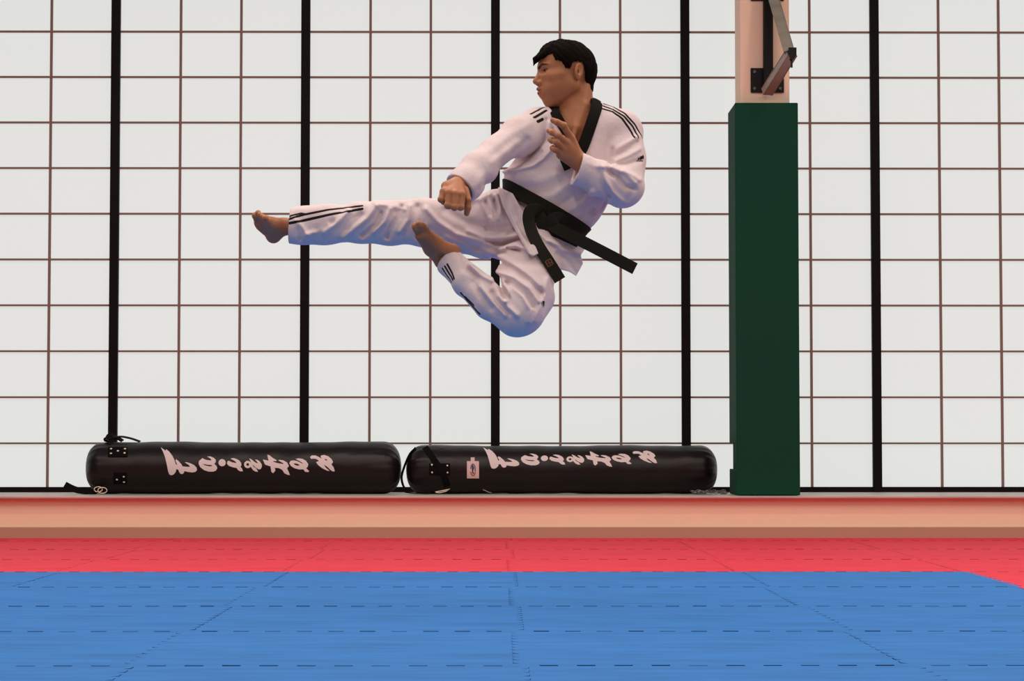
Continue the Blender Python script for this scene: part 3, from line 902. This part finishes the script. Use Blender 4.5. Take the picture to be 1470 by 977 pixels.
FT = [
 ([(424, 316), (434, 326), (441, 337)], .007, 4), ([(441, 337), (452, 333), (470, 322)], .006, 4), ([(427, 330), (431, 343)], -.005, 3),
 ([(500, 303), (486, 318), (466, 333)], .008, 4), ([(478, 318), (455, 330)], -.005, 4), ([(540, 296), (528, 312), (508, 328), (494, 340)], .009, 4.5),
 ([(518, 308), (498, 326)], -.006, 4), ([(547, 306), (541, 322), (520, 338)], -.008, 3.5), ([(560, 300), (552, 318), (536, 333)], .008, 3.5),
 ([(576, 297), (572, 312), (560, 328), (556, 340)], -.008, 3.5), ([(588, 296), (586, 315), (574, 332)], .009, 4), ([(540, 292), (565, 296), (580, 300)], .005, 4),
 ([(600, 297), (606, 318), (600, 338)], -.007, 5), ([(612, 300), (628, 318), (655, 336), (690, 346), (702, 350)], .009, 4), ([(618, 330), (650, 350), (690, 360)], -.008, 6),
 ([(640, 302), (668, 318), (700, 326), (735, 328)], -.006, 6), ([(690, 286), (698, 305), (708, 318)], .008, 3.5), ([(702, 280), (706, 300), (707, 322)], .007, 3),
 ([(696, 290), (701, 308)], -.006, 3), ([(712, 280), (718, 300), (716, 314)], .007, 3), ([(709, 288), (712, 304)], -.006, 3),
 ([(700, 328), (722, 330), (742, 328)], -.010, 2.8), ([(672, 332), (700, 343), (722, 340), (745, 336)], .007, 4), ([(698, 346), (722, 350), (748, 341)], -.010, 3),
 ([(718, 357), (740, 352), (760, 358)], .008, 4), ([(728, 356), (745, 359)], -.006, 2.5), ([(690, 357), (720, 370), (745, 385), (775, 410)], .007, 5),
 ([(706, 370), (735, 383), (762, 402), (778, 420)], -.006, 3.5), ([(714, 390), (738, 398), (760, 414), (773, 432)], .006, 3.5), ([(712, 402), (735, 408), (755, 424), (765, 440)], -.006, 3.5),
 ([(713, 398), (718, 408), (722, 420), (730, 428)], -.012, 3.5), ([(722, 404), (730, 418), (731, 428), (726, 432)], .010, 3.2), ([(716, 425), (728, 440), (742, 452)], .007, 4),
 ([(706, 420), (716, 436), (730, 450)], -.006, 4), ([(735, 410), (752, 425), (762, 445), (760, 462)], .006, 4), ([(676, 380), (690, 394), (706, 402)], .006, 4),
 ([(664, 372), (668, 385), (686, 398)], -.005, 4), ([(690, 412), (706, 432), (726, 452)], .006, 4), ([(680, 405), (692, 425), (705, 442)], -.004, 5),
 ([(786, 400), (780, 430), (768, 460)], .004, 4), ([(660, 290), (690, 284), (706, 276)], .004, 5), ([(640, 340), (665, 352), (690, 364)], .006, 4),
]
def cuff_fade(P, cs):
    w_ = np.ones(P.shape[:-1], f32)
    for c in cs: w_ = np.minimum(w_, np.clip((np.sqrt(((P - c) ** 2).sum(-1)) - f32(.055)) / f32(.05), 0, 1))
    return w_
def trou_raw(P, cut=True, fold=True):
    a = ev(tA, P, .04); b = ev(tB, P, .035)
    f_ = folds(P, FT, None) + wob(P, 31, .0013)
    f_ = f_ * f32(1.55 if fold else 0.0) * (f32(.25) + f32(.75) * cuff_fade(P, (cA, cB)))
    if cut:
        la = ev(legA, P, .03) - f32(.004) + np.minimum(f_, 0); lb = ev(legB, P, .03) - f32(.004) + np.minimum(f_, 0)
        a = np.minimum(a, la); b = np.minimum(b, lb)
        a = np.maximum(a, ((P - cA) @ nA) ); b_c = np.maximum(b, ((P - cB) @ nB))
        a = smax(a, -inA.fn(P), .003); b_c = smax(b_c, -inB.fn(P), .003)
        b = b_c
    d = smin(a, b, .022)
    # the folds fade out on the far side of the shin leg where they would tear the cuff
    return d - f_
def trousers_f(P): return trou_raw(P)

# ------------------------------------------------------------------ jacket
jt = chain([(781, 307, 0, 66), (790, 290, 0, 70), (806, 258, 0, 69), (821, 226, .0, 66), (832, 200, .0, 60)], (YD, .72)) \
    + [(ell(Q(752, 257, -.02), (RR(30), .105, RR(22))), .04)] \
    + [(p, .035) for p in chain([(778, 186, -.01, 29), (832, 182, .01, 30), (889, 192, .0, 33)])] \
    + [(p, .03) for p in chain([(854, 172, .015, 23), (884, 187, .0, 31)])] + [(p, .03) for p in chain([(800, 170, .01, 17), (775, 184, -.01, 29)])]
jA = chain([(774, 183, -.01, 29), (745, 196, -.07, 26.5), (713, 218, -.15, 21.5), (687, 243, -.23, 24.5), (668, 264, -.29, 23.5), (656, 274, -.32, 23)])
jB = chain([(891, 192, 0, 32.5), (896, 230, -.05, 29.5), (895, 267, -.12, 30)]) + [(p, .02) for p in chain([(893, 268, -.12, 29), (862, 256, -.175, 24.5), (829, 242, -.205, 22), (815, 236, -.215, 22)])]
kA = Q(661, 271.5, -.305); mA = Q(656, 276, -.32) - Q(668, 264, -.29) + np.array([0, .006, 0], f32); mA = mA / np.linalg.norm(mA)
kB = Q(829, 241, -.205); mB = Q(829, 241, -.205) - Q(862, 252, -.19); mB = mB / np.linalg.norm(mB)
jinA = cap(kA - mA * .03, kA + mA * .1, RR(20.5, -.3), RR(20.5, -.3)); jinB = cap(kB - mB * .022, kB + mB * .1, RR(19, -.2), RR(19, -.2))
bc = Q(784, 303, 0); bn = (Q(830, 222, 0) - Q(784, 303, 0)); bn = bn / np.linalg.norm(bn)      # belt plane: centre and axis
NECK_HOLE = [(787, 150), (794, 162), (806, 178), (816, 194), (824, 210), (829, 222), (834, 216), (841, 196), (848, 176), (857, 159), (863, 143), (862, 125), (810, 125)]
FJ = [
 ([(735, 262), (770, 262), (800, 250)], .006, 8), ([(760, 290), (790, 284), (812, 268), (826, 256)], .007, 6), ([(790, 300), (810, 292), (824, 280)], -.006, 5), ([(800, 310), (820, 302), (838, 290), (850, 276)], .007, 4.5),
 ([(822, 318), (838, 312), (852, 298)], -.005, 3.5), ([(846, 318), (866, 300), (874, 286)], .004, 3), ([(860, 305), (868, 290)], -.004, 3),
 ([(858, 172), (855, 200), (848, 225)], .003, 5), ([(880, 215), (876, 235), (878, 250)], -.008, 4), ([(884, 214), (900, 205), (915, 196)], .005, 3.5), ([(882, 224), (898, 216), (914, 204)], -.005, 3),
 ([(882, 230), (900, 224), (918, 214)], .005, 3.5), ([(884, 238), (900, 236), (918, 230)], -.005, 3.5),
 ([(864, 238), (882, 240), (900, 250), (912, 262)], .008, 4), ([(872, 246), (886, 254), (898, 268), (908, 270)], -.010, 3.5), ([(896, 244), (910, 252), (918, 258)], .006, 3),
 ([(866, 240), (868, 256), (880, 276), (893, 288)], .007, 3.2), ([(858, 244), (862, 262), (874, 280)], -.007, 4), ([(845, 234), (858, 240)], .004, 4), ([(902, 285), (912, 272)], -.004, 4),
 ([(742, 206), (716, 226), (694, 248), (684, 268)], .006, 6), ([(756, 200), (738, 222), (712, 250), (700, 264)], -.006, 5), ([(700, 250), (696, 262), (688, 272)], -.007, 3.5), ([(760, 178), (735, 192), (705, 215)], .003, 6),
]
FC = [([(736, 232), (758, 220), (776, 200)], -.040, 9), ([(752, 205), (770, 190)], -.018, 7), ([(720, 246), (742, 243), (765, 237), (780, 227), (792, 213)], .012, 3.6), ([(778, 214), (786, 196), (788, 176)], .010, 3), ([(772, 212), (780, 190), (783, 172)], -.010, 2.6), ([(790, 205), (793, 185)], -.006, 2.6)]
def jack_raw(P):
    t = ev(jt, P, .04) - folds(P, FC, 7.98)
    s = (P - bc) @ bn
    t = t + f32(.013) * np.exp(-(s / .05) ** 2)        # drawn in by the belt
    return t
def amp_belt(P, f_):
    s = (P - bc) @ bn
    return f_ * (1 - np.exp(-(s / f32(.038)) ** 2))
def jack_nohole(P): return smin(jack_raw(P), smin(ev(jA, P, .03), ev(jB, P, .03), .01), .02) - folds(P, FJ, 8.0) - wob(P, 27, .0013)
NHC = neck
def jacket_f(P):
    fl = folds(P, FJ, 8.0) + wob(P, 27, .0013)
    fl = amp_belt(P, fl) * (f32(.25) + f32(.75) * cuff_fade(P, (kA, kB)))
    t = jack_raw(P)
    a = ev(jA, P, .03); b = ev(jB, P, .025)
    t = np.minimum(t, ev(trunk, P, .03) - f32(.004) + np.minimum(fl, 0))
    a = np.minimum(a, ev(armA, P, .03) - f32(.004) + np.minimum(fl, 0)); b = np.minimum(b, ev(armB, P, .03) - f32(.004) + np.minimum(fl, 0))
    s = (P - bc) @ bn
    t = np.maximum(t, -s - f32(.012))
    x, y = proj(P)
    if near(P, Q(825, 175, 0), .3):
        hole = np.maximum(poly_sd(x, y, NECK_HOLE) / f32(400), P[..., 1] - f32(8.03))
        t = smax(t, -hole, .004)
        t = smax(t, -(ev(chain([(827, 110, .01, 24), (827, 158, .012, 26)]), P, .02)), .004)
    a = np.maximum(a, (P - kA) @ mA); a = smax(a, -jinA.fn(P), .003)
    b = np.maximum(b, (P - kB) @ mB); b = smax(b, -jinB.fn(P), .003)
    d = smin(t, smin(a, b, .01), .010)
    return d - fl

# ------------------------------------------------------------------ hair
HAIRLINE = ([-.12, -.082, -.068, -.048, -.042, -.036, -.016, .006, .013, .028, .043, .064, .070, .090, .110, .14], [-.10, -.088, -.078, -.050, -.012, .006, .016, .010, -.010, -.008, .014, .020, .046, .046, .040, .034])
tuft = [cap(H(.060, .0, .070), H(.118, .012, .034), .024, .010), cap(H(.06, -.03, .068), H(.112, -.022, .036), .022, .010), cap(H(.06, .03, .066), H(.106, .034, .038), .020, .010), cap(H(.115, .010, .036), H(.128, .004, .014), .008, .0025), cap(H(.11, -.02, .036), H(.121, -.024, .016), .008, .003),
        cap(H(.02, 0, .082), H(.075, 0, .062), .024, .024)]
def hair_f(P):
    q = hl(P)
    base = smin(ell(H(.008, 0, .018), (.104, .083, .086), HAX).fn(P), ell(H(-.024, 0, -.004), (.076, .079, .070), HAX).fn(P), .03)
    base = smin(base, cap(H(-.045, 0, -.02), H(-.052, 0, -.075), .052, .040).fn(P), .03)
    st = np.sin(q[..., 0] * 210 + 9 * np.sin(q[..., 2] * 30 + q[..., 1] * 22)) * np.sin(q[..., 1] * 260 + q[..., 2] * 120) * f32(.0013) + np.sin(q[..., 0] * 90 + q[..., 1] * 130 + q[..., 2] * 60) * f32(.0014)
    line = np.interp(q[..., 0], *HAIRLINE).astype(f32) + f32(.0018) * np.sin(q[..., 0] * 420 + q[..., 2] * 200)
    # around the far side and between: the forehead line rises a little in the middle
    d = smax(base, (line - q[..., 2]) * f32(.8), .004)
    d = smin(d, ev(tuft, P, .01), .008)
    for e in ears[:0]: pass
    return d + st

# ------------------------------------------------------------------ meshing
def px_bounds(x0, x1, y0, y1, d0, d1):
    c = [at(x, y, PY0 + d) for x in (x0, x1) for y in (y0, y1) for d in (d0, d1)]
    c = np.array(c); return c.min(0), c.max(0)
import time as _t
T0 = _t.time()
FINE = [px_bounds(755, 868, 48, 224, -.16, .12), px_bounds(782, 846, 160, 250, -.33, -.14), px_bounds(622, 682, 246, 318, -.5, -.26), px_bounds(356, 424, 298, 356, -.2, .07), px_bounds(586, 668, 312, 392, -.33, -.08)]
hf = .0019; hc_ = hf * 3
BLO = np.array(px_bounds(350, 935, 45, 495, -.52, .22)[0]); BHI = np.array(px_bounds(350, 935, 45, 495, -.52, .22)[1])
def inbox(c, m):
    r = np.zeros(len(c), bool)
    for lo, hi in FINE: r |= ((c > lo - m) & (c < hi + m)).all(1)
    return r
V1, F1 = surface_nets(body_f, BLO, BHI, hf, keep=lambda c, m: inbox(c, m * .999))
V2, F2 = surface_nets(body_f, BLO, BHI, hc_)
c2 = V2[F2].mean(1); bsz = hf * 16
# drop the coarse faces where the fine blocks lie
blk = np.floor((c2 - BLO.astype(f32)) / bsz); cc = BLO + (blk + .5) * bsz
F2 = F2[~inbox(cc, bsz * .5 * .999)]
me, V = np_mesh('person', np.concatenate([V1, V2]), np.concatenate([F1, F2 + len(V1)]))
print('body', len(V), _t.time() - T0)

ORIGIN = Q(770, 320, 0).astype(float)
q = hl(V); aL = np.abs(q[:, 1]); front = np.where(q[:, 0] > .05, 0, 1)
inhead = (np.abs(q).max(1) < .17)
brow = np.sqrt(seg_dist2(aL, q[:, 2], [(.010, .000), (.028, .011), (.050, .007)])) - np.interp(aL, [.012, .03, .050], [.0050, .0044, .0018]) + front + ~inhead
eye = (((aL - .0335) / .0125) ** 2 + ((q[:, 2] + .0118) / .0042) ** 2 - 1) * .004 + front + ~inhead
iris = (((aL - .0300) / .0065) ** 2 + ((q[:, 2] + .0115) / .0050) ** 2 - 1) * .004 + front + ~inhead
lash = np.sqrt(seg_dist2(aL, q[:, 2], [(.0200, -.0105), (.0300, -.0072), (.0470, -.0085)])) - .0016 + front + ~inhead
lip = (((q[:, 1]) / .024) ** 2 + ((q[:, 2] + .0815) / .0115) ** 2 - 1) * .01 + np.where(q[:, 0] > .095, 0, 1) + ~inhead
for n_, a_ in (('brow', brow), ('eye', eye), ('iris', iris), ('lash', lash), ('lip', lip)): set_attr(me, n_, a_)
m = mat('skin', (.43, .175, .078), .48, spec=.4, sss=.12, vary=((9, 9, 9), .10), bump=((160, 160, 160), .12, .001))
attr_mask(m, 'lip', (.30, .105, .062), soft=.0012)
attr_mask(m, 'brow', (.035, .018, .012), soft=.0012)
attr_mask(m, 'eye', (.24, .15, .11), soft=.0006)
attr_mask(m, 'iris', (.020, .012, .010), soft=.0006)
attr_mask(m, 'lash', (.025, .014, .010), soft=.0006)
M['skin'] = m
person = link('person', me, m, smooth=True, loc=ORIGIN)
tag(person, 'person in white martial arts uniform with black belt, leaping in a side kick', 'person')

def add_field(name, fn, bounds, h, mm, parent, attrs=None, keep=None):
    t = _t.time()
    V_, F_ = surface_nets(fn, bounds[0], bounds[1], h, keep=keep)
    me_, V_ = np_mesh(name, V_, F_)
    if attrs: attrs(me_, V_)
    o = link(name, me_, mm, smooth=True, parent=parent, loc=ORIGIN)
    o['_n'] = 0; del o['_n']
    print(name, len(V_), round(_t.time() - t, 1))
    return o, me_, V_

M['hair'] = mat('black_hair', (.0065, .0042, .0032), .9, spec=.05, bump=((90, 90, 300), .5, .003))
add_field('hair', hair_f, px_bounds(758, 862, 48, 140, -.12, .12), .0021, M['hair'], person)

M['gi'] = mat('white_cotton', (.75, .645, .665), .8, spec=.15, sheen=.05, bump=((55, 55, 55), .45, .005), vary=((4, 4, 4), .02))
attr_mask(M['gi'], 'ink', (.010, .008, .009), soft=.0007)
M['gi_t'] = mat('white_cotton_trousers', (.75, .645, .665), .8, spec=.15, sheen=.05, bump=((55, 55, 55), .45, .005), vary=((4, 4, 4), .02))
attr_mask(M['gi_t'], 'ink', (.010, .008, .009), soft=.0007)
M['gi_plain'] = mat('white_cotton_plain', (.75, .645, .665), .8, spec=.15, sheen=.05, bump=((55, 55, 55), .45, .005), vary=((4, 4, 4), .02))

def stripes(me_, V_, fn, lines):
    d = np.full(len(V_), 1.0, f32)
    for pts, hw in lines:
        path = [march(fn, x, y)[0] for x, y in densify(pts)]
        d = np.minimum(d, poly_dist3(V_, path) - hw - .0014)
    set_attr(me_, 'ink', d)
def densify(pts, step=6.0):
    out = []
    for (x0, y0), (x1, y1) in zip(pts, pts[1:]):
        n = max(1, int(math.hypot(x1 - x0, y1 - y0) / step))
        out += [(x0 + (x1 - x0) * i / n, y0 + (y1 - y0) * i / n) for i in range(n)]
    return out + [pts[-1]]

JL = [([(867, 149), (880, 153), (897, 163), (911, 178), (922, 197)], .0030), ([(866, 152), (880, 157), (896, 167), (908, 181), (916.5, 197)], .0030), ([(865, 156), (879, 160), (893, 170), (903, 184), (911, 197)], .0030),
      ([(762, 163.5), (772, 158.5), (781, 154)], .0035), ([(767, 168.5), (776, 163.5), (784, 158.5)], .0042), ([(772, 174.5), (779, 171)], .0045)]
jk, jme, jV = add_field('jacket', jacket_f, px_bounds(628, 935, 125, 345, -.45, .22), .0032, M['gi'], person, lambda a, b: stripes(a, b, jacket_f, JL))
TL = [([(414, 310.3), (432, 306), (440, 307.5)], .0022), ([(414, 314.5), (436, 308), (471, 301), (520, 295.2)], .0032), ([(414, 320.5), (436, 316.3), (475, 307.5), (520, 299.5)], .0038),
      ([(635, 385), (642, 396), (648, 405)], .0022), ([(638.5, 382), (645, 393), (650, 402)], .0022), ([(642, 379), (648, 390), (652, 400)], .0022), ([(662, 421), (673, 434), (688, 450)], .0045), ([(668, 426), (680, 438)], .003)]
tr, tme, tV = add_field('trousers', trousers_f, px_bounds(396, 830, 255, 495, -.42, .18), .0032, M['gi_t'], person, lambda a, b: stripes(a, b, trousers_f, TL))
print('cloth', _t.time() - T0)

# ------------------------------------------------------------------ skirt flaps of the jacket
hipf = chain([(770, 300, 0, 60), (780, 330, -.01, 54), (792, 360, -.03, 48), (800, 395, -.05, 42)], (YD, .82))
def skirt_s(P): return smin(ev(hipf, P, .03), trou_raw(P, False, False) - f32(.012), .02)
FLAPS = [[(768, 318), (800, 330), (844, 343), (839, 358), (834, 366), (837, 378), (827, 396), (817, 390), (806, 387), (796, 385), (786, 366), (770, 345)],
         [(714, 262), (716, 276), (722, 297), (736, 324), (747, 344), (757, 362), (764, 368), (773, 364), (764, 340), (752, 306), (735, 275), (724, 256)]]
FF = [([(775, 335), (786, 345), (800, 350)], .006, 3.5), ([(790, 345), (808, 358), (832, 364)], .006, 4), ([(800, 365), (815, 375), (826, 392)], -.005, 4), ([(720, 272), (735, 312), (752, 345), (762, 364)], .005, 2.5), ([(730, 280), (745, 318), (760, 350)], -.003, 3)]
def flap_f(P):
    s = skirt_s(P) - f32(.008) - folds(P, FF, 8.0)
    x, y = proj(P)
    pd = np.minimum(poly_sd(x, y, FLAPS[0]), poly_sd(x, y, FLAPS[1])) / f32(400)
    return np.maximum(np.maximum(smax(np.abs(s) - f32(.0032), pd, .003), P[..., 1] - f32(8.03)), (P - bc) @ bn + f32(.014))
add_field('jacket_skirt', flap_f, px_bounds(705, 850, 250, 402, -.42, .06), .0024, M['gi_plain'], jk)

# ------------------------------------------------------------------ collar, belt
def torso_only(P): return jack_raw(P) - folds(P, FJ, 8.0)
def surf_ribbon(fn, pts, hw, th, lift, pre=(), n=4):
    path = []; wd = []
    P2 = [np.array(p, float) for p in spline([np.array([a, b, 0.0]) for a, b in pts], n)]
    hits = [march(fn, p[0], p[1], lift) for p in P2]
    P3 = [np.array(p, float) for p in pre] + [h[0].astype(float) for h in hits]
    for i in range(len(P3)):
        t = P3[min(i + 1, len(P3) - 1)] - P3[max(i - 1, 0)]
        if i >= len(pre): nn = hits[i - len(pre)][1].astype(float)
        wd.append(None if i < len(pre) else np.cross(t, nn))
    for i in range(len(pre)): wd[i] = wd[len(pre)]
    # smooth
    for _ in range(3):
        P3 = [P3[0]] + [(P3[i - 1] + 2 * P3[i] + P3[i + 1]) / 4 for i in range(1, len(P3) - 1)] + [P3[-1]]
        wd = [w_ / (np.linalg.norm(w_) + 1e-9) for w_ in wd]
        wd = [wd[0]] + [(wd[i - 1] + 2 * wd[i] + wd[i + 1]) for i in range(1, len(wd) - 1)] + [wd[-1]]
    bm = bmesh.new(); ribbon(bm, P3, wd, hw, th); return bm
M['gi_black'] = mat('black_cotton', (.008, .0075, .007), .85, spec=.1, bump=((500, 500, 500), .3, .0008))
M['belt'] = mat('black_belt', (.017, .0155, .0100), .75, spec=.15, bump=((60, 60, 700), .3, .0006))
bm = surf_ribbon(torso_only, [(858, 146), (854, 162), (847, 182), (840, 202), (833, 218), (822, 231), (807, 238)], RR(8.2), .0035, .004,
                 pre=[Q(812, 146, .10), Q(826, 138, .105), Q(842, 136, .085), Q(853, 139, .04)])
cb = link('collar', bm_mesh(bm), M['gi_black'], jk, loc=ORIGIN); cb['label'] = 'black collar band'
bm = surf_ribbon(torso_only, [(794, 157), (800, 168), (807, 180), (815, 193), (823, 208), (830, 222)], RR(6.8), .0035, .003,
                 pre=[Q(806, 146, .09), Q(795, 149, .05)])
cb = link('collar', bm_mesh(bm), M['gi_black'], jk, loc=ORIGIN); cb['label'] = 'black collar band'

def belt_f(P):
    s = (P - bc) @ bn
    t = ev(jt, P, .04) + f32(.013) * np.exp(-(s / .05) ** 2) - f32(.006)
    inn = t + f32(.012)
    return smax(smax(t, np.abs(s) - f32(.0235), .003), -inn, .002)
bl, _, _ = add_field('belt', belt_f, px_bounds(700, 865, 245, 365, -.2, .2), .0026, M['belt'], person)
bl['label'] = 'black woven belt'
def rib_px(pts, hw, th, wdir=None):
    P3 = spline([at(a, b, PY0 + d) for a, b, d in pts], 6)
    wds = []
    for i in range(len(P3)):
        t = P3[min(i + 1, len(P3) - 1)] - P3[max(i - 1, 0)]; wds.append(np.cross(t, np.array(wdir or (0, 1, 0), float)))
    bm = bmesh.new(); ribbon(bm, P3, wds, hw, th); return bm
bm = rib_px([(781, 309, -.150), (772, 301.5, -.178), (763, 301, -.185), (759, 308, -.185), (759.5, 320, -.188), (765, 337, -.205), (775, 356, -.225), (788, 376, -.235), (804, 402, -.235)], RR(8.7, -.2), .0028)
tl = link('belt_tail', bm_mesh(bm), M['belt'], bl, loc=ORIGIN)
bm = rib_px([(790, 321, -.165), (800, 328, -.178), (818, 337.5, -.18), (845, 351, -.175), (878, 368, -.165), (911.5, 385.5, -.15)], RR(8.7, -.2), .0028, (0, 1, .0))
link('belt_tail', bm_mesh(bm), M['belt'], bl, loc=ORIGIN)
# emblem patch on the first tail
def px_quad3(c, ang, w_, h_, dy):
    ca, sa = math.cos(ang), math.sin(ang)
    return [at(c[0] + ca * x - sa * y, c[1] + sa * x + ca * y, PY0 + dy) for x, y in ((-w_, -h_), (w_, -h_), (w_, h_), (-w_, h_))]
M['emblem'] = mat('brown_emblem', (.16, .06, .028), .7)
bm = bmesh.new()
ang = math.radians(-28)
for cx, cy, w_, h_ in ((788.5, 377, .9, 4.6), (784.8, 379, .9, 4.4), (792.0, 375.2, .9, 4.4), (786.4, 373.2, 3.4, .9), (789.9, 381.0, 3.4, .9), (790.3, 376.8, 1.6, .8), (787, 377.6, 1.4, .7)):
    vs = [bm.verts.new(p) for p in px_quad3((cx, cy), ang, w_, h_, -.2405)]; bm.faces.new(vs)
em = link('emblem', bm_mesh(bm), M['emblem'], tl, loc=ORIGIN)
md = em.modifiers.new('s', 'SOLIDIFY'); md.thickness = .0012; md.offset = 0
# knot
bm = rib_px([(776, 325, -.150), (786, 321, -.168), (794, 314, -.176), (803, 312.5, -.168), (808, 318, -.15)], RR(8.5, -.2), .004)
kn1 = bm_mesh(bm)
bm = bmesh.new(); bm.from_mesh(kn1)
ribbon(bm, spline([at(771, 305, 7.845), at(776, 314, 7.835), at(780, 322, 7.835), at(786, 331, 7.845)], 6), (1, -.2, .9), RR(9), .005)
ribbon(bm, spline([at(782, 329, 7.85), at(797, 334, 7.84), at(815, 342, 7.85), at(830, 349, 7.87)], 6), (.3, 0, .9), RR(6), .004)
link('knot', bm_mesh(bm), M['belt'], bl, loc=ORIGIN)

# ------------------------------------------------------------------ sportswear marks
def mesh_bvh(V_, me_):
    return BVHTree.FromPolygons([Vector(v) for v in V_.tolist()], [list(p.vertices) for p in me_.polygons])
jb = mesh_bvh(jV, jme)
marks = [[(914.8, 229.2), (917, 229.2), (918.6, 226.3), (916.8, 226.0)], [(918.3, 229.2), (920.9, 229.2), (922, 225.0), (920.3, 223.6), (919.2, 224.4)], [(921.8, 228.0), (923.6, 228.6), (924.2, 224.5), (922.8, 222.2), (921.9, 222.8)]]
txt = []
tx = 913.4
for ch_ in 'adidas':
    txt.append([(tx, 230.1), (tx + 1.1, 230.1), (tx + 1.1, 231.9), (tx, 231.9)])
    if ch_ in 'dd': txt.append([(tx + .7, 229.4), (tx + 1.1, 229.4), (tx + 1.1, 230.2), (tx + .7, 230.2)])
    tx += 1.62
out = decal_union(jb, [[g] for g in marks + txt], lift=.0009, maxlen=1.5)
if len(out.faces):
    lg = link('logo', bm_mesh(out), M['gi_black'], jk, loc=ORIGIN); lg['label'] = 'small black three-bar logo on the sleeve'
tb = mesh_bvh(tV, tme)
out = decal_union(tb, [[[(778.2, 431.6), (781.5, 432.2), (781.2, 437.5), (780, 441.5), (779.4, 436)]], [[(776.8, 434), (777.8, 433), (778.6, 437), (778.8, 440)]]], lift=.0009, maxlen=1.5)
if len(out.faces):
    lg = link('logo', bm_mesh(out), M['gi_black'], tr, loc=ORIGIN); lg['label'] = 'small black logo on the bent knee'
print('person done', _t.time() - T0)
